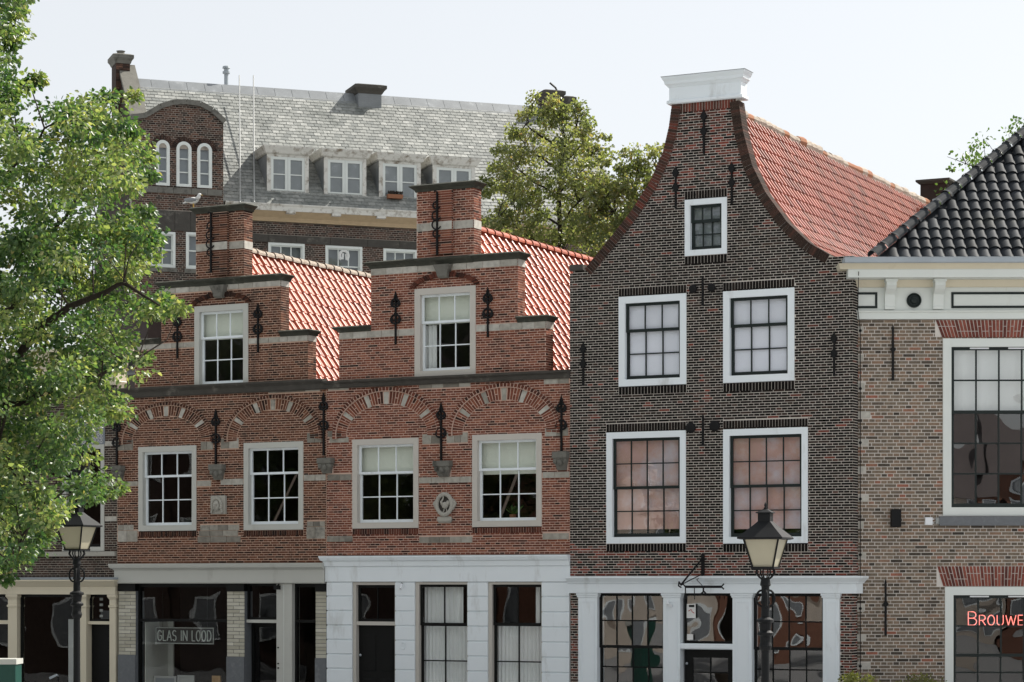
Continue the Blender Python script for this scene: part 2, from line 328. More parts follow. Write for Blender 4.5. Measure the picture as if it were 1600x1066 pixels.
# ------------------------------------------------------------------ brickwork
class Wall:
    """bond bricks laid course by course over a mortar body with holes left for windows and stones"""
    def __init__(s, face, root, brick, mortar, course, blen, depth=0.32, bk_name='brick'):
        s.F, s.root, s.brick, s.mortar, s.h, s.L, s.dep = face, root, brick, mortar, course, blen, depth
        s.spans = []; s.holes = []; s.funcs = []; s.tone = lambda u, z: random.random(); s.hollow = []
        s.wall = empty('wall'); s.wall.parent = root
    def span(s, z0, z1, fn, right_edge=False, left_edge=False): s.spans.append((z0, z1, fn if callable(fn) else (lambda z, q=fn: q), right_edge, left_edge))
    def hole(s, u0, u1, z0, z1, through=False):
        s.holes.append((u0, u1, z0, z1))
        if through: s.hollow.append((u0, u1, z0, z1))
    @staticmethod
    def sub(iv, cuts):
        for a, b in cuts:
            out = []
            for x0, x1 in iv:
                if b <= x0 or a >= x1: out.append((x0, x1)); continue
                if a > x0: out.append((x0, a))
                if b < x1: out.append((b, x1))
            iv = out
        return iv
    def fill(s, singles=300, seen=None, joint=0.0155, proud=0.003):
        h, L = s.h, s.L; mo = MB(); bk = MB(); cand = []
        for z0, z1, fn, redge, ledge in s.spans:
            n = max(1, round((z1 - z0) / h)); hh = (z1 - z0) / n
            for i in range(n):
                za = z0 + i * hh; zb = za + hh; zm = (za + zb) / 2
                x0, x1 = fn(zm)
                iv = s.sub([(x0, x1)], [(a, b) for a, b, c, d in s.hollow if c < zm < d])
                for a, b in iv: mo.box(a, b, .004, s.dep, za, zb, skip='tu')
                cuts = [(a, b) for a, b, c, d in s.holes if c < zm < d]
                for f in s.funcs: cuts += f(zm)
                iv = s.sub([(x0, x1)], cuts)
                row = int(round(za / h)); head = row % 2
                bl = L / 2 if head else L; off = ((row // 2) % 2) * L / 2 + (L / 4 if head else 0) + random.uniform(-.006, .006)
                for a, b in iv:
                    if b - a < .015: continue
                    k = math.floor((a - off) / bl); x = off + k * bl
                    while x < b:
                        p = max(x, a); q = min(x + bl, b); x += bl
                        if q - p < .028: continue
                        u0 = p + joint / 2 + random.uniform(-.0015, .0015); u1 = q - joint / 2 + random.uniform(-.0015, .0015)
                        zz = za + joint / 2 + random.uniform(-.0016, .0016); zt = zb - joint / 2 + random.uniform(-.0016, .0016)
                        t = min(1, max(0, s.tone((p + q) / 2, zm))); y = -proud + random.uniform(-.0015, .0015)
                        cand.append((u0, u1, zz, zt, y, t))
                if redge:
                    for (ya, yb) in ((0.0, .105), (.116, .21), (.221, s.dep)) if head else ((0.0, .21), (.221, s.dep)):
                        bk.box(x1 - .004, x1 + .005 + random.uniform(-.002, .003), ya, yb, za + joint / 2, zb - joint / 2, min(1, max(0, s.tone(x1, zm))), skip='l')
        big = set()
        if singles:
            order = [i for i, c in enumerate(cand) if (seen is None or seen(*s.F.px((c[0] + c[1]) / 2, 0, (c[2] + c[3]) / 2)))]
            order.sort(key=lambda i: -round(cand[i][1] - cand[i][0], 2) * 100 + random.random()); big = set(order[:singles])
        pool = {}
        for i, (u0, u1, za, zb, y, t) in enumerate(cand):
            if i in big:
                l = round((u1 - u0) / .008) * .008; tq = round(t * 15) / 15; key = (l, tq)
                if key not in pool:
                    mb = MB(); mb.box(-l / 2, l / 2, 0, .02, -(s.h - joint) / 2, (s.h - joint) / 2, tq, skip='b'); pool[key] = mb.mesh('brick'); pool[key].materials.append(M[s.brick])
                link('brick', pool[key], s.wall, loc=((u0 + u1) / 2, y, (za + zb) / 2))
            else: bk.box(u0, u1, y, .006, za, zb, t, skip='b')
        mo.build('mortar', s.mortar, s.wall)
        bk.build('brickwork', s.brick, s.wall, kind='stuff')

def stones(W, u0, u1, z0, z1, n=1, proud=.008, mat='stone_pale', lo=.25, hi=.9, parent=None, name='stone_block', gap=.005):
    """a run of n separate stone blocks let into the brickwork"""
    W.hole(u0, u1, z0, z1); edges = [u0 + (u1 - u0) * (k + (random.uniform(-.15, .15) if 0 < k < n else 0)) / n for k in range(n + 1)]
    for k in range(n):
        MB().box(edges[k] + gap, edges[k + 1] - gap, -proud - random.uniform(0, .005), .03, z0 + gap, z1 - gap, random.uniform(lo, hi)).build(name, mat, parent or W.wall)
def soldiers(W, u0, u1, z0, z1, tone=None, slant=0.0, proud=.006, pitch=.055, mat=None):
    """upright bricks over or under a window, joined as one course"""
    W.hole(u0 - abs(slant), u1 + abs(slant) * 0, z0, z1); mb = MB(); n = max(1, round((u1 - u0) / pitch)); g = .014
    for k in range(n):
        a, b = u0 + (u1 - u0) * k / n, u0 + (u1 - u0) * (k + 1) / n
        sl = slant * (1 - 2 * (k + .5) / n)
        t = tone() if tone else random.random(); y = -proud - random.uniform(0, .004)
        zm = z0 + (z1 - z0) * random.choice((.36, .64)) if (z1 - z0) > .25 else None
        parts = [(z0, z1)] if zm is None else [(z0, zm - g / 2), (zm + g / 2, z1)]
        for p, q in parts:
            s0 = sl * (p - z0) / (z1 - z0); s1 = sl * (q - z0) / (z1 - z0)
            mb.prism([(a + g / 2 - s0, p), (b - g / 2 - s0, p), (b - g / 2 - s1, q), (a + g / 2 - s1, q)], y, .011, t, back=False)
    return mb.build('soldier_course', mat or W.brick, W.wall, kind='stuff')
def ellipse_arch(W, cx, cz, ai, bi, ao, bo, stone_t=(32, 66, 90, 114, 148), tmin=-4, tmax=184, hood=.24):
    """brick relieving arch of wedge bricks with pale stone voussoirs and a proud hood row"""
    def cut(z):
        if z < cz - .02 or z > cz + bo: return []
        wo = ao * math.sqrt(max(0, 1 - ((z - cz) / bo) ** 2)); wi = ai * math.sqrt(max(0, 1 - ((z - cz) / bi) ** 2)) if z - cz < bi else 0
        return [(cx - wo, cx - wi), (cx + wi, cx + wo)] if wi > .01 else [(cx - wo, cx + wo)]
    W.funcs.append(cut)
    def pt(f, t, a=None):
        c, q = math.cos(R(t)), math.sin(R(t)); return (cx + (ai + (ao - ai) * f) * c, cz + (bi + (bo - bi) * f) * q)
    def wedge(mb, f0, f1, t0, t1, y, tone): mb.prism([pt(f0, t1), pt(f0, t0), pt(f1, t0), pt(f1, t1)][::-1], y, .02, tone, back=False)
    mb = MB(); bed = MB(); n = 50; fm = 1 - hood
    for k in range(n):
        t0 = tmin + (tmax - tmin) * (k + .13) / n; t1 = tmin + (tmax - tmin) * (k + .87) / n; tm = (t0 + t1) / 2; ta, tb = tmin + (tmax - tmin) * k / n, tmin + (tmax - tmin) * (k + 1) / n
        wedge(bed, .0, fm, ta, tb, -.009, .5); wedge(bed, fm, 1, ta, tb, -.046, .5)
        wedge(mb, fm + .03, 1, t0, t1, -.052 - random.uniform(0, .005), W.tone(0, 0) * .6)
        if any(abs(tm - q) < 3.2 for q in stone_t): continue
        if k % 3 == 0: wedge(mb, .02, .47 * fm, t0, t1, -.014, W.tone(0, 0)); wedge(mb, .53 * fm, fm - .02, t0, t1, -.014, W.tone(0, 0))
        else: wedge(mb, .02, fm - .02, t0, t1, -.014 - random.uniform(0, .003), W.tone(0, 0))
    arch = bed.build('arch', W.mortar, W.wall); mb.build('arch_brickwork', W.brick, W.wall, kind='stuff')
    for q in stone_t:
        m2 = MB(); wedge(m2, -.02, fm * .94, q - 2.9, q + 2.9, -.018, random.uniform(.35, .95)); m2.build('voussoir', 'stone_pale', W.wall)

# ------------------------------------------------------------------ windows
def bars(mb, u0, u1, z0, z1, y0, y1, sw, cols, rows, bw, sill=None):
    """one sash: stiles, rails and glazing bars; returns the pane rectangles"""
    bz = sill or sw
    mb.box(u0, u1, y0, y1, z1 - sw, z1); mb.box(u0, u1, y0, y1, z0, z0 + bz); mb.box(u0, u0 + sw, y0, y1, z0 + bz, z1 - sw); mb.box(u1 - sw, u1, y0, y1, z0 + bz, z1 - sw)
    a, b, c, d = u0 + sw, u1 - sw, z0 + bz, z1 - sw; cw = (b - a - bw * (cols - 1)) / cols; ch = (d - c - bw * (rows - 1)) / rows; out = []
    for i in range(1, cols): x = a + i * cw + (i - 1) * bw; mb.box(x, x + bw, y0 + .006, y1 - .006, c, d)
    for j in range(1, rows):
        z = c + j * ch + (j - 1) * bw
        for i in range(cols): x = a + i * (cw + bw); mb.box(x, x + cw, y0 + .008, y1 - .008, z, z + bw)
    for j in range(rows):
        for i in range(cols):
            x = a + i * (cw + bw); z = c + j * (ch + bw); out.append((x, x + cw, z, z + ch))
    return out
def panes(rects, y, mat, parent, tilt=.006):
    for x0, x1, z0, z1 in rects:
        dx, dz = random.uniform(-tilt, tilt), random.uniform(-tilt, tilt); w, h = (x1 - x0) / 2 + .004, (z1 - z0) / 2 + .004
        mb = MB(); mb.face([(-w, dx * w + dz * h, -h), (w, -dx * w + dz * h, -h), (w, -dx * w - dz * h, h), (-w, dx * w - dz * h, h)])
        mb.build('pane', mat, parent, loc=((x0 + x1) / 2, y, (z0 + z1) / 2))
def window(F, root, W, r, frame='paint_white', sash='paint_white', fw=.11, proud=.012, deep=.06, sw=.05, bw=.024, cols=3, top=1, bot=2, split=None,
           gl='glass', fill=None, wall=True, frame_depth=.20, name='window', sillh=None):
    u0, u1, z0, z1 = r
    if W: W.hole(u0, u1, z0, z1, True)
    mb = MB(); y0, y1 = -proud, frame_depth
    mb.box(u0, u1, y0, y1, z1 - fw, z1); mb.box(u0, u1, y0, y1, z0, z0 + fw); mb.box(u0, u0 + fw, y0, y1, z0 + fw, z1 - fw); mb.box(u1 - fw, u1, y0, y1, z0 + fw, z1 - fw)
    win = mb.build(name, frame, root)
    a, b, c, d = u0 + fw, u1 - fw, z0 + fw, z1 - fw
    if split is None: split = top / (top + bot) if bot else 1.0
    zs = d - (d - c) * split
    ov = sw * .5
    if top:
        m2 = MB(); pr = bars(m2, a, b, zs - ov if bot else c, d, deep, deep + .04, sw, cols, top, bw, sill=sw * (1.0 if bot else 1.3)); m2.build('sash', sash, win); panes(pr, deep + .022, gl, win)
    if bot:
        m2 = MB(); pr = bars(m2, a, b, c, zs + ov, deep + .042, deep + .082, sw, cols, bot, bw, sill=sw * 1.3); m2.build('sash', sash, win); panes(pr, deep + .062, gl, win)
    yb = deep + .16
    if fill: fill(win, a, b, c, d, zs, yb)
    return win
def blind(mat, lo=0.0, hi=1.0, name='blind'):
    def f(win, a, b, c, d, zs, y):
        za, zb = c + (d - c) * lo, c + (d - c) * hi
        mb = MB(); n = 24
        MB().box(a - .02, b + .02, y, y + .01, za, zb).build(name, mat, win)
    return f
def folds(win, a, b, za, zb, y, mat='curtain', amp=.03, wl=.11, name='curtain'):
    mb = MB(); n = max(6, int((b - a) / wl * 10)); pts = []
    for k in range(n + 1):
        x = a + (b - a) * k / n; pts.append((x, y + amp * math.sin(2 * math.pi * (x - a) / wl + .6 * math.sin(5 * x)) * (0.7 + .3 * math.sin(3.1 * x))))
    for (x0, q0), (x1, q1) in zip(pts, pts[1:]): mb.face([(x0, q0, za), (x1, q1, za), (x1, q1, zb), (x0, q0, zb)])
    for (x0, q0), (x1, q1) in zip(pts, pts[1:]): mb.face([(x0, q0 + .004, zb), (x1, q1 + .004, zb), (x1, q1 + .004, za), (x0, q0 + .004, za)])
    return mb.build(name, mat, win, smooth=True)

def cornice(F, root, name, mat, u0, u1, prof, back=.0, lend=1, rend=1, label=None):
    """moulding: prof is [(overhang, z)...] from bottom to top, returned at the ends where lend/rend = 1"""
    return MB().loft([(u0 - o * lend, u1 + o * rend, -o, back, z) for o, z in prof]).build(name, mat, root, label=label)
def anchor(root, u, z0, z1, style='spear', wdt=.028, y=-.012, name='wall_anchor'):
    mb = MB(); L = z1 - z0
    mb.prism([(u - wdt * .6, z0), (u + wdt * .6, z0), (u + wdt / 2, z1 - .06), (u, z1), (u - wdt / 2, z1 - .06)], y - .03, y + .012)
    if style == 'spear':
        for f in (.84, .50):
            zc = z0 + L * f; mb.prism([(u - .075, zc), (u - .02, zc - .09), (u + .02, zc - .09), (u + .075, zc), (u + .02, zc + .09), (u - .02, zc + .09)], y - .042, y - .002)
    elif style == 'fleur':
        for f, s in ((.80, 1.0), (.48, 1.15)):
            zc = z0 + L * f
            for sg in (-1, 1):
                pts = [(u + sg * (.015 + .085 * s * math.sin(t)), y - .02, zc + .10 * s * math.cos(t) * (1 if t < 2 else .7)) for t in [k * math.pi * 1.25 / 9 for k in range(10)]]
                mb.tube(pts, [.022] * 6 + [.018, .016, .014, .012], 6)
                mb.ball((u + sg * .075 * s, y - .02, zc), (.032, .02, .05), 8, 5)
            mb.box(u - .12 * s, u + .12 * s, y - .036, y - .008, zc - .014, zc + .014)
        mb.prism([(u - .05, z1 - .11), (u, z1 - .2), (u + .05, z1 - .11), (u, z1 + .05)], y - .03, y)
    elif style == 'knot':
        zc = z0 + L * .56; mb.prism([(u - .06, zc), (u, zc - .07), (u + .06, zc), (u, zc + .07)], y - .045, y)
    elif style == 'scroll':
        for f, s, sg in ((.78, .8, -1), (.62, 1.0, -1), (.48, 1.0, -1), (.34, .8, -1)):
            zc = z0 + L * f
            pts = [(u + sg * (.01 + .11 * s * math.sin(t)), y - .02, zc + .10 * s * math.cos(t)) for t in [k * math.pi * 1.35 / 10 for k in range(11)]]
            mb.tube(pts, .016, 6)
        mb.tube([(u, y - .02, z1 - .03), (u - .05, y - .02, z1 + .02), (u - .07, y - .02, z1 - .03)], .014, 6)
    return mb.build(name, 'iron', root)
def corbel(W, root, u, z0, z1, w):
    h = z1 - z0; mb = MB()
    mb.loft([(u - w * .30, u + w * .30, -.05, .02, z0), (u - w * .34, u + w * .34, -.10, .02, z0 + h * .25), (u - w * .44, u + w * .44, -.15, .02, z0 + h * .62), (u - w * .5, u + w * .5, -.17, .02, z0 + h * .66), (u - w * .5, u + w * .5, -.17, .02, z1)])
    for sg in (-1, 1): mb.ball((u + sg * w * .34, -.13, z0 + h * .48), (.05, .04, .06), 8, 6)
    mb.ball((u, -.13, z0 + h * .40), (.06, .05, .075), 8, 6)
    mb.build('corbel', 'stone_grime', root); W.hole(u - w * .4, u + w * .4, z0, z1)

# ------------------------------------------------------------------ tiles and slates
def pantile(w, L, tone, lift=.024, roll=.045, round_=False):
    """S-shaped clay tile: x across, y up the slope, z out"""
    if round_: prof = [(x * w, .05 * max(0, math.sin(math.pi * x)) ** .8 + (0 if x < .8 else -.012)) for x in (0, .1, .22, .36, .5, .64, .78, .9, 1.04)]
    else: prof = [(x * w, h) for x, h in ((-.01, .0), (.05, .034), (.08, .046), (.13, .050), (.24, .050), (.30, .042), (.40, .012), (.46, 0), (.75, -.002), (1.02, .0))]
    v, f = [], []; m = len(prof)
    for y, dz in ((-.03, lift), (L, 0.0)): v += [(x, y, h + dz) for x, h in prof]
    v += [(x, -.03, h + lift) for x, h in prof] + [(x, -.03, h + lift - .02) for x, h in prof]
    for i in range(m - 1): f.append((i, i + 1, m + i + 1, m + i))
    for i in range(m - 1): f.append((3 * m + i, 3 * m + i + 1, 2 * m + i + 1, 2 * m + i))
    return np.array(v), f, tone
def slate_piece(w, L, tone, lift=.022):
    g = .007; v = [(g, 0, lift), (w - g, 0, lift), (w - g, L * 1.5, lift * .1), (g, L * 1.5, lift * .1), (g, 0, 0), (w - g, 0, 0)]
    return np.array(v), [(0, 1, 2, 3), (4, 5, 1, 0)], tone
def lay(name, joined_name, variants, spots, mat, parent, single, limit=300, smooth=False):
    """spots: list of (matrix 4x4 in parent space, is_single_candidate, size). the largest in view become separate pieces, the rest one joined part"""
    ms = []
    for v, f, t in variants:
        me = bpy.data.meshes.new(name); me.from_pydata(v.tolist(), [], f); me.materials.append(M[mat])
        a = me.attributes.new('tone', 'FLOAT', 'FACE'); a.data.foreach_set('value', np.full(len(f), t, dtype=np.float32)); me.polygons.foreach_set('use_smooth', [smooth] * len(f)); ms.append(me)
    idx = sorted([i for i, sp in enumerate(spots) if sp[1]], key=lambda i: -spots[i][2])[:limit] if single else []
    idx = set(idx); V, Fc, T = [], [], []; n = 0
    for i, (mx, _, _) in enumerate(spots):
        k = random.randrange(len(variants))
        if i in idx:
            o = link(name, ms[k], parent); o.matrix_local = mx
        else:
            v, f, t = variants[k]; A = np.array(mx); p = v @ A[:3, :3].T + A[:3, 3]; V.append(p); Fc += [tuple(q + n for q in ff) for ff in f]; T += [t] * len(f); n += len(v)
    if V:
        me = bpy.data.meshes.new(joined_name); me.from_pydata(np.concatenate(V).tolist(), [], Fc); me.materials.append(M[mat])
        a = me.attributes.new('tone', 'FLOAT', 'FACE'); a.data.foreach_set('value', np.array(T, dtype=np.float32)); me.polygons.foreach_set('use_smooth', [smooth] * len(Fc)); link(joined_name, me, parent, 'stuff')
def frame_matrix(X, Y, Z, p):
    return Matrix(((X[0], Y[0], Z[0], p[0]), (X[1], Y[1], Z[1], p[1]), (X[2], Y[2], Z[2], p[2]), (0, 0, 0, 1)))
def slope_roof(F, root, prof, v0, v1, mat, seen, tile_w=.235, tile_l=.27, under='roof_opposite', mirror_u=None, starts=None, ridge=None):
    """tiled slope whose profile (u,z) runs from ridge to eave; ridge line runs along v"""
    mb = MB(); back = prof if mirror_u is None else prof
    for (a, b) in zip(prof, prof[1:]): mb.face([(a[0], v0, a[1] - .03), (b[0], v0, b[1] - .03), (b[0], v1, b[1] - .03), (a[0], v1, a[1] - .03)])
    if mirror_u is not None:
        pm = [(2 * mirror_u - a, z) for a, z in prof]
        for (a, b) in zip(pm, pm[1:]): mb.face([(b[0], v0, b[1] - .03), (a[0], v0, a[1] - .03), (a[0], v1, a[1] - .03), (b[0], v1, b[1] - .03)])
    roof = mb.build('roof', under, root)
    seg = [math.hypot(b[0] - a[0], b[1] - a[1]) for a, b in zip(prof, prof[1:])]; tot = sum(seg)
    def at(s_):
        s_ = min(max(s_, 0), tot - 1e-6); k = 0
        while s_ > seg[k]: s_ -= seg[k]; k += 1
        a, b = prof[k], prof[k + 1]; t = s_ / seg[k]; return (a[0] + (b[0] - a[0]) * t, a[1] + (b[1] - a[1]) * t)
    rows = max(1, round(tot / tile_l)); dl = tot / rows; cols = round((v1 - v0) / tile_w); dw = (v1 - v0) / cols; spots = []
    variants = [pantile(dw, dl, t) for t in (0, .2, .35, .45, .5, .55, .65, .8, 1)]
    for j in range(rows):
        p1 = at(j * dl); p0 = at((j + 1) * dl); dx, dz = p1[0] - p0[0], p1[1] - p0[1]; l = math.hypot(dx, dz); Y = (dx / l, 0, dz / l); Z = (dz / l * (1 if True else 1), 0, -dx / l)
        if Z[2] < 0: Z = tuple(-q for q in Z)
        for i in range(cols):
            v = v0 + i * dw; jit = random.uniform(-.004, .004)
            rt = random.gauss(0, .008); X2 = tuple(p * math.cos(rt) + q * math.sin(rt) for p, q in zip((0, 1, 0), Y)); Y2 = tuple(q * math.cos(rt) - p * math.sin(rt) for p, q in zip((0, 1, 0), Y))
            mx = frame_matrix(X2, Y2, Z, (p0[0] + Z[0] * .004, v + jit, p0[1] + Z[2] * .004 + random.gauss(0, .003)))
            px, py = F.px((p0[0] + p1[0]) / 2, v + dw / 2, (p0[1] + p1[1]) / 2); ok = seen(px, py)
            spots.append((mx, ok, -v))
    lay('roof_tile', 'roof_tiling', variants, spots, mat, roof, True, smooth=False)
    return roof, at
def ridge_caps(roof, p0, p1, r, n, mat, name='ridge_tile', taper=.18):
    p0, p1 = Vector(p0), Vector(p1); d = (p1 - p0); L = d.length / n; d.normalize()
    side = d.cross(Vector((0, 0, 1))).normalized(); up = side.cross(d); m = MB()
    for a, b, rr in ((0, L * .90, 1.0), (L * .90, L * 1.06, 1.14)):
        for k in range(8):
            t0, t1 = math.pi * k / 8 - .12, math.pi * (k + 1) / 8 - .12
            if k == 7: t1 = math.pi + .12
            q = lambda y, t, s_: (math.cos(t) * r * s_, y, math.sin(t) * r * s_)
            m.face([q(a, t0, rr), q(b, t0, rr * (1 - taper * .3)), q(b, t1, rr * (1 - taper * .3)), q(a, t1, rr)][::-1], .5)
    ms = []
    for t in (.3, .5, .7):
        m.t = [t] * len(m.f); me = m.mesh(name); me.materials.append(M[mat]); ms.append(me)
    for k in range(n):
        o = link(name, random.choice(ms), roof); o.matrix_local = frame_matrix(side, d, up, p0 + d * (L * k) + up * random.uniform(-.008, .008))
# ------------------------------------------------------------------ the setting
def sheet(name, mat, x0, x1, y0, y1, z, kind='structure'):
    mb = MB(); mb.face([(x0, y0, z), (x1, y0, z), (x1, y1, z), (x0, y1, z)]); return tag(mb.build(name, mat), kind=kind)
sheet('ground', 'asphalt', -900, 900, -700, 1500, 0.0)
sheet('street', 'paving', -30, 40, -8, 58, 0.004)

F3 = Face(890, 50.0, 26.5)
F2 = Face(510, 52.75, 27.7)
F1 = Face(183, 55.47, 28.5)
F0 = Face(-104, 58.1, 28.0)
F4 = Face(1333, 47.55, 1.0)
F5 = Face(175, 78.0, -19.5)
W3, W2, W1, W0 = F3.u(1333), F2.u(891), F1.u(510), F0.u(184)

def shell(root, w, v1, z1, v0=.33, mat='brick_dark_side', inset=.012, zfloor=.02, skew=0.0):
    mb = MB(); a, b = inset, w - inset
    mb.box(a, a + .2, v0, v1, zfloor, z1); mb.box(b - .2, b, v0, v1, zfloor, z1); mb.box(a + .2, b - .2, v1 - .2, v1, zfloor, z1); mb.box(a + .2, b - .2, v0, v1 - .2, zfloor, zfloor + .05)
    m = mb.build('side_wall', mat, root); return m
def floors(root, w, v1, zs, v0=.35):
    for z in zs: MB().box(.25, w - .25, v0, v1 - .25, z, z + .12).build('floor_slab', 'interior', root)

# ------------------------------------------------------------------ the two stepped gable houses
def stepped(F, wd, root, brick, mortar, d, seen, roofseen):
    W = Wall(F, root, brick, mortar, .0515, .235, .33)
    W.tone = d['tone']
    zb = F.z(d['xc'], d['yb']); zl0 = F.z(d['xc'], d['ledge'][1]); zl1 = F.z(d['xc'], d['ledge'][0])
    (a2, b2), (a1, b1), (a0, b0) = [(F.u(p), F.u(q)) for p, q in (d['step2'], d['step1'], d['stack'])]
    z2, z1, z0 = F.z(d['xc2'], d['y2']), F.z(d['xc'], d['y1']), F.z(d['xc'], d['y0'])
    W.span(zb, zl0, (0.004, wd - .004)); W.span(zl1 - .03, z2, (a2, b2), True); W.span(z2, z1, (a1, b1), True); W.span(z1, z0, (a0, b0), True)
    # ledge between storeys
    cornice(F, root, 'ledge', 'stone_dark', .0, wd - .0, [(.05, zl0), (.07, zl0 + .02), (.09, (zl0 + zl1) / 2), (.16, zl1 - .05), (.17, zl1 - .01), (.10, zl1)], .02, 0, 0)
    # copings on the steps
    def coping(u0, u1, zt, h, lend=1, rend=1):
        cornice(F, root, 'coping', 'stone_moss', u0, u1, [(.02, zt - h), (.04, zt - h * .7), (.09, zt - h * .45), (.12, zt - h * .3), (.13, zt - .03), (.07, zt)], .36, lend, rend)
    coping(a0, b0, z0 + .14, .15); coping(a1, a0 - .0, z1 + .14, .15, 1, 0); coping(b0, b1, z1 + .14, .15, 0, 1)
    # the coping runs on in front of the stack
    cornice(F, root, 'coping', 'stone_moss', a0, b0, [(.03, z1 - .02), (.06, z1 + .03), (.12, z1 + .08), (.13, z1 + .11), (.05, z1 + .14)], .0, 0, 0)
    coping(a2, a1, z2 + .12, .13, 1, 0); coping(b1, b2, z2 + .12, .13, 0, 1)
    # pier on the stack
    pm = MB(); pu0, pu1 = F.u(d['pier'][0]), F.u(d['pier'][1]); k = 0; z = z1 + .2
    MB().box(pu0, pu1, -.075, .0, z, z0 - .02).build('pier', mortar, root)
    while z < z0 - .03:
        n = 2 if k % 2 else 1
        for q in range(n):
            w_ = (pu1 - pu0) / n
            pm.box(pu0 + q * w_ + .006 * (q > 0) - (.004 if q == 0 else 0), pu0 + (q + 1) * w_ - .006 * (q < n - 1) + (.004 if q == n - 1 else 0), -.084, -.074, z + .006, z + .045, W.tone(0, 0))
        pm.box(pu1 - .001, pu1 + .004, -.076, -.002, z + .006, z + .045, W.tone(0, 0)); z += .0515; k += 1
    pm.build('pier_brickwork', brick, root, kind='stuff')
    zb0, zb1 = F.z(d['xc'], d['band_stack'][1]), F.z(d['xc'], d['band_stack'][0])
    stones(W, a0, b0, zb0, zb1, 3, hi=1, lo=.6); MB().box(pu0 - .01, pu1 + .01, -.094, -.07, zb0, zb1, .9).build('stone_block', 'stone_pale', W.wall)
    MB().box(b0 - .01, b0 + .012, .004, .33, zb0, zb1, 1).build('stone_block', 'stone_pale', W.wall)
    # stone bands under the copings
    bh = d['bandh']
    stones(W, a1, b1, z1 - bh, z1 - .01, 9, lo=.6, hi=1); MB().box(b1 - .01, b1 + .012, .004, .33, z1 - bh, z1 - .01, 1).build('stone_block', 'stone_pale', W.wall)
    wr = F.rect(*d['top_window'])
    stones(W, a2, wr[0] - .01, z2 - bh, z2 - .01, 5, lo=.5, hi=1); stones(W, wr[1] + .01, b2, z2 - bh, z2 - .01, 6, lo=.5, hi=1)
    MB().box(b2 - .01, b2 + .012, .004, .33, z2 - bh, z2 - .01, 1).build('stone_block', 'stone_pale', W.wall)
    window(F, root, W, wr, d['frame'], 'paint_white', fw=.135, cols=3, top=1, bot=2, split=.36, fill=d['fill_top'], deep=.07)
    # hood arch over the gable window
    hx = (wr[0] + wr[1]) / 2; ha = (wr[1] - wr[0]) / 2 + .10; hz = wr[3] - .02; hr = F.z(d['xc'], d['hood_y']) - hz
    mb = MB(); n = 30
    for k in range(n):
        t0, t1 = R(8 + 164 * (k + .08) / n), R(8 + 164 * (k + .92) / n); p = lambda a_, b_, t: (hx + a_ * math.cos(t), hz + b_ * math.sin(t))
        mb.prism([p(ha - .11, hr - .1, t1), p(ha, hr, t1), p(ha, hr, t0), p(ha - .11, hr - .1, t0)][::-1], -.05 - random.uniform(0, .008), .012, random.uniform(0, .5), back=False)
    mb.build('hood_arch', brick, root)
    cu = hx; zc = z1 - .02
    MB().loft([(cu - .10, cu + .10, -.10, .02, zc - .30), (cu - .12, cu + .12, -.14, .02, zc - .26), (cu - .13, cu + .13, -.15, .02, zc - .19), (cu - .2, cu + .2, -.19, .02, zc - .02)]).build('console', 'stone_grime', root)
    for x, y0, y1 in d['gable_anchors']: anchor(root, F.u(x), F.z(x, y1), F.z(x, y0), 'fleur', .032)
    x, y0, y1 = d['stack_anchor']; anchor(root, F.u(x), F.z(x, y1), F.z(x, y0), 'scroll', .034, y=-.10)
    # first floor: blind arches, windows, stones
    for x, ys, xi, yi, xo, yo in d['arches']:
        cx, cz = F.u(x), F.z(x, ys); s_ = 1 / (F.u(x + 1) - F.u(x))
        sv = (F.z(x, ys - 1) - F.z(x, ys)); ellipse_arch(W, cx, cz, xi / s_, yi * sv, xo / s_, yo * sv)
    for k, rr in enumerate(d['windows']): window(F, root, W, F.rect(*rr), d['frame'], 'paint_white', fw=.125, cols=3, top=1, bot=2, split=d['split'], fill=d['fills'][k], deep=.07)
    for rr in d['windows']:
        a, b, c, e = F.rect(*rr); soldiers(W, a, b, c - .13, c - .012, tone=lambda: random.uniform(0, .4), pitch=.062)
    for x0, x1, y0, y1, n in d['stones']: stones(W, F.u(x0), F.u(x1), F.z((x0 + x1) / 2, y1), F.z((x0 + x1) / 2, y0), n, lo=.05, hi=.75)
    for x, y0, y1, w_ in d['corbels']: corbel(W, root, F.u(x), F.z(x, y1), F.z(x, y0), w_)
    for x, y0, y1 in d['anchors']: anchor(root, F.u(x), F.z(x, y1), F.z(x, y0), 'fleur', .034)
    W.fill(300, seen)
    # roof
    uc = (a0 + b0) / 2; ra, rb = F.Q(*d['ridge'][0], uc), F.Q(*d['ridge'][1], uc); zr = (ra[1] + rb[1]) / 2; vend = rb[0] + d['extra']
    eave = (wd - .02, zr - (wd - .02 - uc) * 1.58)
    roof, at = slope_roof(F, root, [(uc, zr), eave], .34, vend, 'tile_red', roofseen, mirror_u=uc, tile_w=d['tile_w'], tile_l=d['tile_l'])
    ridge_caps(roof, (uc, .30, zr + .0), (uc, vend, zr + .0), .115, round((vend - .3) / .36), d['ridge_mat'])
    shell(root, wd, vend, zl1 - .2, .34)
    floors(root, wd, vend, (zb - .25, zl0 + .1))
    return W

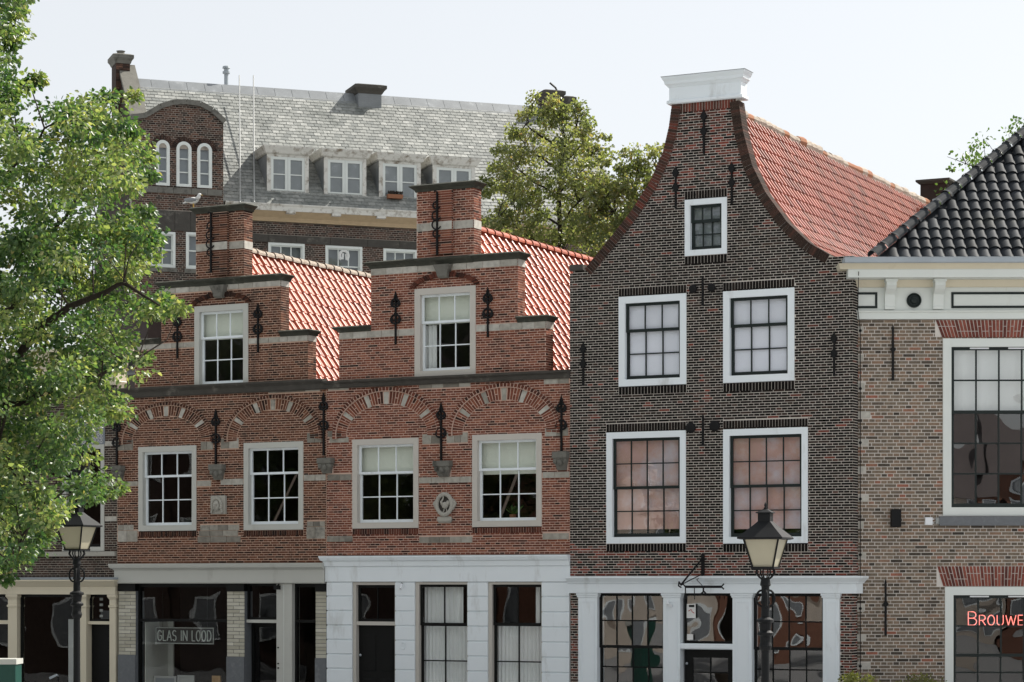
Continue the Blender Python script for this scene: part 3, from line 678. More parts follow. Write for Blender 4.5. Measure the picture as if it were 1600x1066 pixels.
def mk_tone(lo, hi, dark=.1):
    return lambda u, z: random.uniform(0, .2) if random.random() < dark else random.uniform(lo, hi)
def fill_blind_curtain(win, a, b, c, d, zs, y):
    MB().box(a - .02, b + .02, y, y + .01, zs - .03, d).build('blind', 'blind_cream', win)
    folds(win, a - .02, a + .26, c, zs - .04, y + .05, 'curtain')
def fill_blind(win, a, b, c, d, zs, y): MB().box(a - .02, b + .02, y, y + .01, zs - .03, d).build('blind', 'blind_cream', win)
def fill_plants(win, a, b, c, d, zs, y):
    MB().box(a - .02, b + .02, y, y + .01, zs - .10, d).build('blind', 'blind_cream', win)
    pot = MB().lathe((a + b) / 2 - .05, y + .14, [(.05, c), (.075, c + .13), (.08, c + .14)], 10).build('plant_pot', 'terra', win)
    mb = MB()
    for k in range(26):
        t = random.uniform(0, 6.28); l = random.uniform(.12, .36); x0, y0, z0 = (a + b) / 2 - .05, y + .14, c + .13
        x1, y1, z1 = x0 + math.cos(t) * l * .8, y0 + math.sin(t) * .06, z0 + l * random.uniform(.4, 1.1); mb.face([(x0, y0, z0), ((x0 + x1) / 2 - .02, y1, (z0 + z1) / 2 + .04), (x1, y1, z1), ((x0 + x1) / 2 + .02, y1, (z0 + z1) / 2 - .02)], random.random())
    mb.build('house_plant', 'plant', win)

h1 = F1.root('stepped_gable_house', 'darker rust red stepped gable house with cream fascia, left of the white rusticated front', 'house')
D1 = dict(xc=345, xc2=455, yb=880, ledge=(600, 616), step2=(210.6, 481), step1=(252, 438.6), stack=(306, 381), y2=524.5, y1=444, y0=331, pier=(335.6, 357.6), band_stack=(379, 391), bandh=.135,
    top_window=(304, 480, 388, 473, 610.5, 606.5), frame='paint_grey_white', fill_top=fill_blind, hood_y=457,
    gable_anchors=[(278, 491, 560), (404, 477, 551)], stack_anchor=(334, 333, 427),
    arches=[(260, 689, 54, 39, 73, 60), (427, 684, 57, 44, 76, 66)],
    windows=[(216.4, 699.5, 307, 695, 830.6, 828.5), (381, 692.5, 474, 689.5, 828.5, 827.5)], split=.33, fills=[None, None],
    stones=[(184, 208, 687, 704, 2), (314, 333, 690, 703, 2), (345, 373, 685, 701, 2), (480, 503, 676, 692, 2), (190, 215.5, 752, 760, 1), (308, 330, 751, 760, 1), (345, 380, 748, 758, 2), (475, 509, 741.5, 751.5, 2),
            (184.5, 209, 820, 829, 3), (184.5, 215, 829, 847, 2), (313, 374, 820, 829, 4), (311, 372, 829, 838, 3), (309, 376, 838, 848, 3), (480, 508, 814.5, 823, 3), (479, 508, 823, 842, 2), (420, 500, 604, 613, 4)],
    corbels=[(188, 728, 751, .28), (342.5, 726, 750, .36)], anchors=[(183.5, 655, 727), (338, 643, 727)],
    ridge=[(393, 394.6), (578, 435.7)], extra=2.2, tile_w=.275, tile_l=.315, ridge_mat='mortar_ridge', tone=mk_tone(.25, .9, .16))
W_1 = stepped(F1, W1, h1, 'brick_rust', 'mortar_pink', D1, lambda x, y: x > 215 and y > 560, lambda x, y: 395 < x < (580 if y < 508 else 527) and y < 598)
h2 = F2.root('stepped_gable_house', 'brighter red stepped gable house above a white rusticated ground floor', 'house')
D2 = dict(xc=690, xc2=820, yb=867, ledge=(587.5, 600), step2=(529.6, 853), step1=(579.6, 809), stack=(651, 740), y2=503, y1=412, y0=297, pier=(676, 708), band_stack=(347, 360), bandh=.155,
    top_window=(648, 452.5, 743.4, 445, 591, 586), frame='paint_taupe', fill_top=fill_blind_curtain, hood_y=426,
    gable_anchors=[(619, 459, 538.6), (763, 452.5, 527)], stack_anchor=(687, 300, 400),
    arches=[(604, 679, 63, 48, 84, 74), (788, 674, 65, 49, 87, 75)],
    windows=[(550.8, 687.5, 654, 683.6, 826, 825), (738, 680.6, 846.5, 675.5, 824.5, 821.5)], split=.36, fills=[fill_blind, fill_plants],
    stones=[(512, 534, 673, 683, 1), (515, 545, 683, 692, 2), (660, 688, 678, 694, 2), (698, 731, 676, 692, 3), (852, 888, 668, 682, 2), (512, 549.5, 741, 751, 2), (655, 737, 745, 755, 4), (848, 890, 737, 747, 2),
            (511, 551, 837, 847, 2), (655, 738, 838.5, 848.5, 5), (848, 889, 833, 843, 3), (513, 545, 603, 610, 2), (655, 735, 599, 606, 4), (850, 889, 590, 600, 2)],
    corbels=[(512, 716, 740, .36), (694.6, 720.5, 745, .40), (879, 706, 735, .33)], anchors=[(506.5, 617, 712), (690, 632.5, 720), (878, 622, 706)],
    ridge=[(748, 361), (922, 409)], extra=3.0, tile_w=.315, tile_l=.33, ridge_mat='tile_red', tone=mk_tone(.3, 1.0, .12))
W_2 = stepped(F2, W2, h2, 'brick_red', 'mortar_rose', D2, lambda x, y: y > 400, lambda x, y: 748 < x < 893 and y < 582)

# ---- carved stones on the two houses
def head_stone():
    F = F1; u0, u1, z0, z1 = F.rect(331.7, 775, 354.5, 774, 803.5, 803)
    t = empty('carved_stone'); t.location = F.W((u0 + u1) / 2, 0, z0); t.rotation_euler = (0, 0, -F.th); w_, h_ = u1 - u0, z1 - z0
    MB().loft([(-w_ / 2, w_ / 2, -.06, .0, 0), (-w_ / 2, w_ / 2, -.07, .0, h_ * .96), (-w_ * .47, w_ * .47, -.05, .0, h_)]).build('block', 'stone_carved', t)
    mb = MB(); mb.ball((-.02, -.10, h_ * .44), (.085, .07, .125), 14, 10); mb.ball((-.02, -.175, h_ * .44), (.018, .03, .04), 8, 6); mb.ball((-.02, -.15, h_ * .53), (.07, .03, .014), 8, 5)
    mb.ball((-.05, -.158, h_ * .47), (.018, .02, .012), 6, 5); mb.ball((.012, -.158, h_ * .47), (.018, .02, .012), 6, 5); mb.ball((-.02, -.16, h_ * .33), (.028, .018, .011), 6, 5)
    mb.build('carved_face', 'stone_carved', t, smooth=True)
    mb = MB()
    for k in range(16):
        a = -.4 + k * 4.0 / 15; mb.ball((-.02 + .125 * math.cos(a), -.085, h_ * .47 + .155 * math.sin(a)), (.04, .045, .045), 7, 5)
    for sg in (-1, 1):
        for q in range(3): mb.ball((-.02 + sg * (.12 + .01 * q), -.08, h_ * (.30 - .10 * q)), (.032, .035, .035), 7, 5)
    mb.build('carved_hair', 'stone_carved', t, smooth=True)
    W_1.hole(u0, u1, z0, z1); tag(t, 'square pale stone with carved head between the lower windows of the rust red house', 'carving')
head_stone()
def bird_stone():
    F = F2; u0, u1, z0, z1 = F.rect(679, 771, 713, 769.5, 807, 806); zb = F.z(696, 817); t = empty('carved_stone'); t.location = F.W((u0 + u1) / 2, 0, zb); t.rotation_euler = (0, 0, -F.th)
    h_ = z1 - z0; o = z0 - zb; a, b = (u1 - u0) * .40, h_ / 2; cz = o + b
    mb = MB(); mb.tube([((a - .03) * math.cos(q), -.05, cz + (b - .03) * math.sin(q)) for q in [k * 2 * math.pi / 28 for k in range(28)]], .045, 8, closed=True)
    for sg in (-1, 1): mb.prism([(sg * a * 1.35, cz + .02), (sg * a * .96, cz - .12), (sg * a * .96, cz + .12)][::sg], -.05, 0)
    mb.build('oval_frame', 'stone_carved', t, smooth=False)
    MB().prism([((a - .03) * math.cos(q), cz + (b - .03) * math.sin(q)) for q in [k * 2 * math.pi / 28 for k in range(28)]], -.016, .0).build('back_panel', 'stone_dark', t)
    mb = MB(); mb.ball((.02, -.05, cz - .02), (.085, .04, .075), 12, 8); mb.ball((.09, -.05, cz + .03), (.05, .035, .055), 10, 6)
    mb.tube([(-.04, -.05, cz - .01), (-.075, -.055, cz + .06), (-.03, -.055, cz + .11), (-.02, -.055, cz + .16), (-.05, -.055, cz + .19)], [.04, .026, .02, .018, .024], 8)
    mb.tube([(-.05, -.055, cz + .19), (-.11, -.055, cz + .17)], [.02, .006], 6)
    mb.tube([(.03, -.045, cz - .06), (.06, -.045, cz - .13), (.03, -.045, cz - .22)], .014, 6); mb.tube([(.0, -.045, cz - .06), (-.01, -.045, cz - .14), (-.06, -.045, cz - .18), (-.03, -.045, cz - .2)], .013, 6)
    mb.build('carved_bird', 'stone_carved', t, smooth=True)
    MB().loft([(-.14, .14, -.03, 0, .0), (-.17, .17, -.06, 0, .04), (-.17, .17, -.06, 0, .11), (-.14, .14, -.04, 0, .13)]).build('base', 'stone_carved', t)
    tag(t, 'oval gable stone with a carved standing bird on the bright red house', 'carving')
bird_stone()

# ------------------------------------------------------------------ shop of the rust red house
def shop1():
    F, root = F1, h1; z9 = F.z(345, 912); z8 = F.z(345, 880.5); zm = F.z(345, 889)
    cornice(F, root, 'fascia', 'paint_grey_white', .0, W1 - .03, [(.03, z9), (.05, z9 + .02), (.05, zm - .03), (.08, zm), (.13, zm + .03), (.15, z8 - .02), (.15, z8)], .3, 1, 0)
    zt = F.z(345, 924); zp = F.z(345, 1026)
    def pillar(x0, x1):
        u0, u1 = F.u(x0), F.u(x1); MB().box(u0 + .006, u1 - .006, .036, .35, 0.02, z9, .2).build('pillar', 'plinth', root)
        MB().box(u0, u1, .0, .34, zt, z9 - .004).build('lintel', 'sash_black', root); MB().box(u0, u1, .0, .34, .02, zp).build('plinth', 'plinth', root)
        n = round((zt - zp) / .082); hh = (zt - zp) / n; cols = 2
        for i in range(n):
            e = [u0, u0 + (u1 - u0) * (.38 if i % 2 else .70), u1] if u1 - u0 > .3 else [u0, u1]
            for a, b in zip(e, e[1:]):
                MB().box(a + .006, b - .006, .022 + random.uniform(0, .003), .04, zp + i * hh + .006, zp + (i + 1) * hh - .006, random.random()).build('glazed_brick', 'glazed', root)
    for q in ((184, 211), (353.6, 381), (492, 509)): pillar(*q)
    def shopwin(x0, x1, ytr, name='shop_window'):
        u0, u1 = F.u(x0), F.u(x1); zr = F.z((x0 + x1) / 2, ytr); mb = MB(); s_ = .06
        mb.box(u0, u0 + s_, .12, .2, .5, z9 - .004); mb.box(u1 - s_, u1, .12, .2, .5, z9 - .004); mb.box(u0 + s_, u1 - s_, .12, .2, z9 - .08, z9 - .004); mb.box(u0 + s_, u1 - s_, .12, .2, zr - .03, zr + .03); mb.box(u0 + s_, u1 - s_, .12, .2, .5, .6)
        wn = mb.build(name, 'sash_black', root); panes([(u0 + s_, u1 - s_, zr + .03, z9 - .08), (u0 + s_, u1 - s_, .6, zr - .03)], .16, 'glass', wn, .002)
        MB().box(u0, u1, .05, .3, .05, .5).build('stall_riser', 'plinth', wn); return wn, u0, u1, zr
    wn, u0, u1, zr = shopwin(211, 353.6, 969.5)
    MB().box(u0 + .09, u0 + .12, .25, 1.1, .5, zr - .05).build('partition', 'paint_grey_white', wn); MB().box(u0 + .12, u0 + .26, 1.1, 1.14, .5, zr - .05).build('partition', 'paint_grey_white', wn)
    MB().box(u0 + .3, u1, 1.3, 1.34, .5, zr + .9).build('back_panel', 'interior', wn); MB().box(u0 + .05, u1 - .05, .22, 1.0, .62, .66).build('display_shelf', 'interior', wn)
    # door with fanlight, post, side light
    a, b = F.u(381), F.u(432); zd = F.z(406, 971); mb = MB()
    mb.box(a, b, .10, .24, zd - .035, zd + .035); dr = mb.build('transom', 'paint_grey_white', root)
    mb = MB(); mb.box(a, a + .07, .3, .35, .05, zd - .036); mb.box(b - .07, b, .3, .35, .05, zd - .036); mb.box(a + .07, b - .07, .3, .35, zd - .13, zd - .036); mb.box(a + .07, b - .07, .3, .35, .05, .75)
    door = mb.build('door', 'sash_black', root); panes([(a + .07, b - .07, .75, zd - .13)], .325, 'glass', door, .002)
    mb = MB(); mb.box(a, b, .14, .19, zd + .036, zd + .09); mb.box(a, b, .14, .19, z9 - .06, z9 - .004); mb.box(a, a + .05, .14, .19, zd + .09, z9 - .06); mb.box(b - .05, b, .14, .19, zd + .09, z9 - .06)
    fl = mb.build('fanlight', 'sash_black', root); panes([(a + .05, b - .05, zd + .09, z9 - .06)], .165, 'glass', fl, .002)
    c0, c1 = F.u(432), F.u(456); MB().loft([(c0, c1, .0, .3, .03), (c0, c1, .0, .3, z9 - .004)]).build('door_post', 'paint_grey_white', root)
    MB().box(c0 + .19, c0 + .2, -.006, .0, .03, z9 - .02).build('post_bead', 'paint_ivory', root)
    wn2, p0, p1, zq = shopwin(456, 492, 971, 'side_light')
    MB().box(p1 - .22, p1 - .02, .5, .52, .6, zq - .1).build('panel', 'paint_grey_white', wn2)
    for y in (1012, 1037, 1044): MB().lathe(0, 0, [(.018, 0), (.018, .02)], 10).build('lock', 'iron', root, loc=(c0 + .05, -.0, F.z(436, y))).rotation_euler = (R(90), 0, 0)
    # little camera on the post
    cm = empty('security_camera'); cm.location = F.W(F.u(437), -.02, F.z(437, 915)); cm.rotation_euler = (0, 0, -F.th)
    MB().box(-.04, .05, -.16, -.02, -.09, .0).build('housing', 'iron', cm); MB().tube([(-.02, .02, .03), (-.02, -.05, -.02)], .02, 8).build('bracket', 'iron', cm)
    tag(cm, 'small black camera at the top of the cream door post', 'camera')
shop1()

# ---- stroke lettering
def arc(cx, cz, rx, rz, a0, a1, n=12): return [(cx + rx * math.cos(R(a0 + (a1 - a0) * k / n)), cz + rz * math.sin(R(a0 + (a1 - a0) * k / n))) for k in range(n + 1)]
GLYPH = {
 'G': (.62, [arc(.31, .68, .27, .30, 20, 180) + arc(.31, .30, .27, .28, 180, 360)[0:] + [(.58, .48), (.36, .48)]]),
 'L': (.48, [[(.04, 1), (.04, 0), (.46, 0)]]), 'A': (.64, [[(.0, 0), (.31, 1), (.62, 0)], [(.12, .34), (.50, .34)]]),
 'S': (.56, [arc(.27, .74, .23, .25, 30, 260) + arc(.27, .25, .25, .25, 80, -150)]), 'I': (.18, [[(.09, 0), (.09, 1)]]), 'N': (.66, [[(.04, 0), (.04, 1), (.60, 0), (.60, 1)]]),
 'O': (.64, [arc(.31, .5, .28, .5, 0, 360, 24)]), 'D': (.62, [[(.04, 0), (.04, 1), (.24, 1)] + arc(.24, .5, .32, .5, 90, -90, 14) + [(.04, 0)]]), ' ': (.34, []),
 'B': (.60, [[(.04, 0), (.04, 1), (.3, 1)] + arc(.3, .76, .22, .24, 90, -90, 8) + [(.04, .52)], [(.3, .52)] + arc(.32, .26, .24, .26, 90, -90, 8) + [(.04, 0)]]),
 'R': (.60, [[(.04, 0), (.04, 1), (.3, 1)] + arc(.3, .74, .24, .26, 90, -90, 8) + [(.04, .48)], [(.28, .48), (.56, 0)]]),
 'U': (.62, [[(.04, 1), (.04, .3)] + arc(.3, .3, .26, .3, 180, 360, 10) + [(.56, 1)]]), 'W': (.90, [[(.02, 1), (.24, 0), (.45, .9), (.66, 0), (.88, 1)]]), 'E': (.50, [[(.46, 1), (.04, 1), (.04, 0), (.46, 0)], [(.04, .5), (.40, .5)]]),
}
def lettering(parent, text, x0, z0, h, y, r, mat, spacing=.14, wscale=1.0, small=None, width=None, name='letter'):
    tot = sum(GLYPH[c.upper()][0] * (small if (small and k > 0) else 1) + spacing for k, c in enumerate(text)) - spacing
    if width: wscale = width / (tot * h)
    x = x0
    for k, c in enumerate(text):
        s_ = small if (small and k > 0) else 1.0; wd, st = GLYPH[c.upper()]
        if st:
            mb = MB()
            segs = []
            for line in st: segs += [line] if len(line) > 6 else list(zip(line, line[1:]))     # straight strokes butt at their corners
            for line in segs: mb.tube([(x + px * h * s_ * wscale, y, z0 + pz * h * s_) for px, pz in line], r, 6)
            mb.build(name, mat, parent)
        x += (wd * s_ + spacing) * h * wscale
def glas_sign():
    F = F1; v = .30; u0, z1 = F.P(242.7, 979.5, v); u1, z0 = F.P(334.6, 1007.5, v); t = empty('hanging_sign'); t.location = F.W(u0, v, z0); t.rotation_euler = (0, 0, -F.th); w_, h_ = u1 - u0, z1 - z0
    MB().box(0, w_, 0, .03, 0, h_).build('board', 'sign_black', t); mb = MB()
    for a, b, c, d in ((.015, w_ - .015, .012, .026), (.015, w_ - .015, h_ - .026, h_ - .012)): mb.box(a, b, -.004, .004, c, d)
    for a in (.015, w_ - .029): mb.box(a, a + .014, -.004, .004, .026, h_ - .026)
    mb.build('border', 'sign_letter', t); lettering(t, 'GLAS IN LOOD', .07, h_ * .20, h_ * .60, -.004, .014, 'sign_letter', width=w_ - .14)
    for x in (.2, w_ - .2): MB().tube([(x, .015, h_), (x, .015, h_ + .9)], .005, 5).build('wire', 'iron', t)
    tag(t, 'black lettered board hanging inside the shop window of the rust red house', 'sign')
    for x0, x1, y0, mat, lab in ((240, 275, 1056, 'interior_grey', 'leftmost framed picture low in the shop window under the lettered board'), (277, 303, 1055, 'plastic_grey', 'pale framed print low in the shop window under the lettered board'), (331, 344, 1056, 'frame_wood', 'orange wooden box at the right foot of the shop window')):
        a, b = F.u(x0, .5), F.u(x1, .5); z1 = F.z(x0, y0, .5); t = empty('picture_frame' if mat != 'frame_wood' else 'wooden_box'); t.location = F.W(a, .5, .66); t.rotation_euler = (0, 0, -F.th); hh = z1 - .66; ww = b - a
        mb = MB(); mb.box(0, ww, 0, .04, 0, .05); mb.box(0, ww, 0, .04, hh - .05, hh); mb.box(0, .05, 0, .04, .05, hh - .05); mb.box(ww - .05, ww, 0, .04, .05, hh - .05); mb.build('frame', 'frame_wood' if mat == 'frame_wood' else 'plastic_grey', t)
        MB().box(.05, ww - .05, .012, .03, .05, hh - .05).build('panel', mat, t); tag(t, lab, 'picture' if mat != 'frame_wood' else 'box')
glas_sign()

# ------------------------------------------------------------------ white rusticated ground floor
def shop2():
    F, root = F2, h2; z9 = F.z(700, 909); z8 = F.z(700, 868); zc = F.z(700, 876); zd = F.z(700, 884); e0 = F.u(510)
    cornice(F, root, 'fascia', 'paint_white', .0, W2, [(.02, z9), (.02, zd - .02), (.05, zd), (.06, zc - .01), (.10, zc + .01), (.13, z8 - .03), (.13, z8)], .3, 1, 0)
    n0 = (909 - 884)
    def quoin_pillar(x0, x1):
        u0, u1 = F.u(x0), F.u(x1); z = z9 - .004; k = 0; hh = .315
        MB().box(u0, u1, .018, .34, .03, z).build('pillar', 'paint_white', root)
        while z > .1:
            zb = max(.04, z - hh); MB().loft([(u0 + .001, u1 - .001, .005, .02, zb + .012), (u0 - .004, u1 + .004, -.012, .02, zb + .024), (u0 - .004, u1 + .004, -.012, .02, z - .018), (u0 + .001, u1 - .001, .005, .02, z - .006)]).build('rusticated_block', 'paint_white', root); z -= hh
    for q in ((511, 550), (618, 648), (731, 762), (847, 889.5)): quoin_pillar(*q)
    # door
    a, b = F.u(550) + .005, F.u(617.6) - .005; zt = F.z(584, 975); fw = .08; mb = MB()
    mb.box(a, a + fw, .03, .22, .04, z9 - .01); mb.box(b - fw * .3, b, .03, .22, .04, z9 - .01); mb.box(a + fw, b - fw * .3, .03, .22, z9 - .07, z9 - .01); mb.box(a + fw, b - fw * .3, .05, .22, zt - .03, zt + .05)
    fr = mb.build('door_frame', 'paint_taupe', root); a2, b2 = a + fw, b - fw * .3
    mb = MB(); pr = bars(mb, a2, b2, zt + .05, z9 - .07, .12, .16, .06, 2, 1, .02); fl = mb.build('fanlight', 'sash_black', root); panes(pr, .14, 'glass', fl, .002)
    door = MB().box(a2, b2, .15, .2, .05, zt - .03).build('door', 'sash_black', root)
    for x0, x1, c, d in ((.1, .46, .3, 1.0), (.54, .9, .3, 1.0), (.1, .46, 1.15, 1.95), (.54, .9, 1.15, 1.95)): MB().loft([(a2 + (b2 - a2) * x0, a2 + (b2 - a2) * x1, .147, .152, c), (a2 + (b2 - a2) * x0 + .02, a2 + (b2 - a2) * x1 - .02, .142, .152, c + .02), (a2 + (b2 - a2) * x0 + .02, a2 + (b2 - a2) * x1 - .02, .142, .152, d - .02), (a2 + (b2 - a2) * x0, a2 + (b2 - a2) * x1, .147, .152, d)]).build('door_panel', 'sash_black', door)
    MB().ball((a2 + .05, .12, F.z(560, 1024)), .03, 10, 8).build('door_knob', 'zinc', door, smooth=True)
    # tall windows with curtains
    for x0, x1, side in ((648, 731, 0), (762, 847, 1)):
        u0, u1 = F.u(x0) + .006, F.u(x1) - .006; mb = MB(); zb = .55
        mb.box(u0, u0 + .085, .02, .2, zb, z9 - .01); mb.box(u1 - .02, u1, .02, .2, zb, z9 - .01); mb.box(u0 + .085, u1 - .02, .02, .2, z9 - .06, z9 - .01); mb.box(u0 + .085, u1 - .02, .02, .2, zb, zb + .06)
        wn = mb.build('window', 'paint_taupe', root); p, q = u0 + .085, u1 - .02; zm = F.z((x0 + x1) / 2, 976)
        mb = MB(); pr = bars(mb, p, q, zm - .02, z9 - .06, .08, .12, .055, 2, 1, .026); mb.build('sash', 'sash_black', wn); panes(pr, .10, 'glass', wn)
        mb = MB(); pr = bars(mb, p, q, zb + .06, zm + .02, .122, .162, .055, 2, 2, .026); mb.build('sash', 'sash_black', wn); panes(pr, .14, 'glass', wn)
        if side == 0: folds(wn, p + .01, p + (q - p) * .80, zm + .02, z9 - .08, .27)
        else: folds(wn, p + (q - p) * .78, q, zm + .02, z9 - .08, .27)
        folds(wn, p - .01, q + .01, zb, zm - .03, .25, wl=.085, amp=.018)
        MB().box(u0, u1, .0, .34, .05, zb).build('breast_panel', 'paint_white', wn)
    cm = empty('security_camera'); cm.location = F.W(F.u(630), -.03, F.z(630, 913)); cm.rotation_euler = (0, 0, -F.th)
    MB().tube([(-.01, -.02, .0), (.02, -.12, -.10)], .028, 10).build('housing', 'plastic_white', cm); MB().tube([(.0, .04, -.05), (.005, -.06, -.05)], .014, 8).build('bracket', 'plastic_white', cm); MB().tube([(-.012, -.016, .006), (-.016, -.004, .02)], .024, 8).build('lens', 'iron', cm)
    tag(cm, 'small white tube camera on the rusticated pillar beside the black door', 'camera')
    t = empty('house_number'); t.location = F.W(F.u(630.5), -.016, F.z(630, 1014)); t.rotation_euler = (0, 0, -F.th)
    mb = MB(); mb.tube([(x, -.006, z) for x, z in arc(.0, .11, .035, .035, 200, -90, 10) + arc(.0, .035, .04, .04, 90, -160, 10)], .012, 6); mb.build('digit', 'paint_white', t); tag(t, 'white house number on the rusticated pillar right of the black door', 'number')
shop2()
# ------------------------------------------------------------------ the dark neck gable house
h3 = F3.root('neck_gable_house', 'tall dark brick house with curved neck gable and white shopfront', 'house')
def neck():
    F, root = F3, h3; W = Wall(F, root, 'brick_black', 'mortar_white', .0520, .235, .30)
    L = [(1051, 161), (1046, 198), (1037, 237), (1017, 283), (987, 330), (951, 376), (914, 421), (897, 424)]
    Rr = [(1154.6, 157), (1161.7, 205), (1176, 258), (1197, 301), (1231, 347.5), (1265, 379.6), (1300, 400), (1333, 412)]
    Lp, Rp = [F.P(*q) for q in L], [F.P(*q) for q in Rr]
    zsh = F.z(897, 424); ztop = (Lp[0][1] + Rp[0][1]) / 2
    Lp[-1] = (.03, Lp[-2][1]); Rp[-1] = (W3 - .0, Rp[-2][1] - .02)
    def side(P_, z):
        if z <= P_[-1][1]: return P_[-1][0]
        for (a, za), (b, zb) in zip(P_, P_[1:]):
            if zb <= z <= za: return b + (a - b) * (z - zb) / max(1e-6, za - zb)
        return P_[0][0]
    zb = F.z(1100, 900); zs = min(Lp[-1][1], Rp[-1][1])
    W.span(zb, zs, (.004, W3 - .004), True); W.span(zs, ztop, lambda z: (side(Lp, z) + .05, side(Rp, z) - .05))
    zn, zl = F.z(1100, 315), F.z(1100, 848); pc = F.P(925, 668); pd = F.P(1096, 625)
    def tone(u, z):
        k = random.random()
        if z > zn: pr = .28 + .30 * min(1, (z - zn) / 1.0)
        elif z < zl: pr = .55
        else: pr = .035
        if math.hypot((u - pc[0]) / .16, (z - pc[1]) / .5) < 1: pr = .8
        if math.hypot((u - pd[0]) / .22, (z - pd[1]) / .45) < 1: pr = max(pr, .35)
        if k < pr: return random.uniform(.55, .95)
        return random.uniform(0, .35) if random.random() < .8 else random.uniform(.35, .55)
    W.tone = tone
    dk = lambda: random.uniform(.05, .4)
    # windows
    def blindf(win, a, b, c, d, zs_, y): MB().box(a - .02, b + .02, y - .07, y - .06, c + .05, d).build('blind', 'blind_white', win)
    def reflection_drape(win, a, b, c, d, zs_, y): folds(win, a - .02, b + .02, c + .16, d, y - .03, 'drape_pink', amp=.008, wl=.33, name='drape')  # sheet behind the panes, coloured to stand in for their reflections
    def dim(win, a, b, c, d, zs_, y): MB().box(a - .02, b + .02, y - .05, y - .04, c, d).build('blind', 'lead_glass', win)
    specs = [((1070, 312.5, 1136, 308, 400, 396.7), 3, 1, 2, .36, dim, 'glass_grey', .115), ((966.8, 463.7, 1072.6, 458.8, 604, 600.6), 3, 1, 2, .36, blindf, 'glass', .14), ((1130, 456, 1241.4, 448.8, 598, 595), 3, 1, 2, .36, blindf, 'glass', .14),
             ((947.6, 676, 1071.8, 672.5, 849, 849), 4, 2, 2, .5, reflection_drape, 'glass_wavy', .13), ((1130, 671, 1262.4, 667.5, 849, 849), 4, 2, 2, .5, reflection_drape, 'glass_wavy', .13)]
    for rr, cols, tp, bt, sp, fl, gl, fw in specs:
        r = F.rect(*rr); window(F, root, W, r, 'paint_white', 'sash_dark', fw=fw, cols=cols, top=tp, bot=bt, split=sp, fill=fl, gl=gl, sw=.058, deep=.05)
        soldiers(W, r[0], r[1], r[3] + .012, r[3] + .17, tone=dk, pitch=.062, proud=.008); soldiers(W, r[0], r[1], r[2] - .17, r[2] - .01, tone=lambda: random.uniform(0, .25), pitch=.07)
    u0, u1 = F.u(1058), F.u(1150); soldiers(W, u0, u1, ztop - .17, ztop, tone=lambda: random.uniform(.6, 1), pitch=.06)
    # rolled brick edge following the curve
    def edge(P_, sg, lo, hi):
        mb = MB(); mo = MB()
        pts = []
        for (a, za), (b, zb_) in zip(P_, P_[1:]):
            n = 12
            for k in range(n): pts.append((a + (b - a) * k / n, za + (zb_ - za) * k / n))
        pts.append(P_[-1]); acc = 0; last = pts[0]; out = [last]
        for q in pts[1:]:
            while math.hypot(q[0] - last[0], q[1] - last[1]) >= .058:
                d = math.hypot(q[0] - last[0], q[1] - last[1]); last = (last[0] + (q[0] - last[0]) * .058 / d, last[1] + (q[1] - last[1]) * .058 / d); out.append(last)
        for i in range(len(out) - 1):
            p, q = out[i], out[i + 1]; dx, dz = q[0] - p[0], q[1] - p[1]; l = math.hypot(dx, dz); nx, nz = -dz / l * sg, dx / l * sg   # inward
            if sg > 0: nx, nz = -dz / l * -1, dx / l * -1
            wd = .19
            if (nx > 0) != (sg < 0): nx, nz = -nx, -nz
            g = .0028; a = (p[0] + dx / l * g, p[1] + dz / l * g); b = (q[0] - dx / l * g, q[1] - dz / l * g)
            poly = [a, b, (b[0] + nx * wd, b[1] + nz * wd), (a[0] + nx * wd, a[1] + nz * wd)]
            ar = sum(poly[k][0] * poly[(k + 1) % 4][1] - poly[(k + 1) % 4][0] * poly[k][1] for k in range(4))
            if ar < 0: poly = poly[::-1]
            zf = p[1]; t = random.uniform(lo, hi) if (sg < 0 and zf > F.z(950, 360)) else random.uniform(.42, .62)
            mb.prism(poly, -.03 - random.uniform(0, .006), .30, t)
            e = .008; c2 = [(p[0] + nx * e, p[1] + nz * e), (q[0] + nx * e, q[1] + nz * e), (q[0] + nx * wd, q[1] + nz * wd), (p[0] + nx * wd, p[1] + nz * wd)]
            if ar < 0: c2 = c2[::-1]
            mo.prism(c2, -.018, .29, .5)
        mo.build('gable_edge', 'mortar_white', root); mb.build('gable_edge_brickwork', 'brick_black', root, kind='stuff')
    edge(Lp[:-1], -1, .5, .85); edge(Rp[:-1], 1, .3, .6)
    MB().loft([(F.u(892), F.u(913), -.06, .3, Lp[-1][1] - .02), (F.u(892), F.u(913), -.08, .3, Lp[-1][1] + .02), (F.u(892), F.u(913), -.08, .3, Lp[-1][1] + .1)]).build('shoulder_stone', 'stone_dark', root)
    # crowning entablature
    a, b = Lp[0][0] - .02, Rp[0][0] + .02; z = ztop; c0 = F.z(1100, 116); H = c0 - z
    cornice(F, root, 'crown_cornice', 'paint_white', a, b, [(.06, z), (.08, z + H * .03), (.08, z + H * .12), (.04, z + H * .16), (.04, z + H * .60), (.06, z + H * .63), (.08, z + H * .68), (.11, z + H * .72), (.12, z + H * .82), (.155, z + H * .92), (.165, z + H * .985)], .28)
    cornice(F, root, 'crown_flashing', 'lead', a, b, [(.175, z + H * .986), (.175, z + H * 1.0), (.02, z + H * 1.04)], .30)
    # irons
    for x, y0, y1 in ((1100.4, 171, 240.5), (1056.5, 260, 326), (1144, 253, 319), (912, 535, 603), (1304, 518, 588)): anchor(root, F.u(x), F.z(x, y1), F.z(x, y0), 'spear', .03)
    for x, y0, y1 in ((1098.6, 432, 478), (1099, 647, 697)): anchor(root, F.u(x), F.z(x, y1), F.z(x, y0), 'plain', .034)
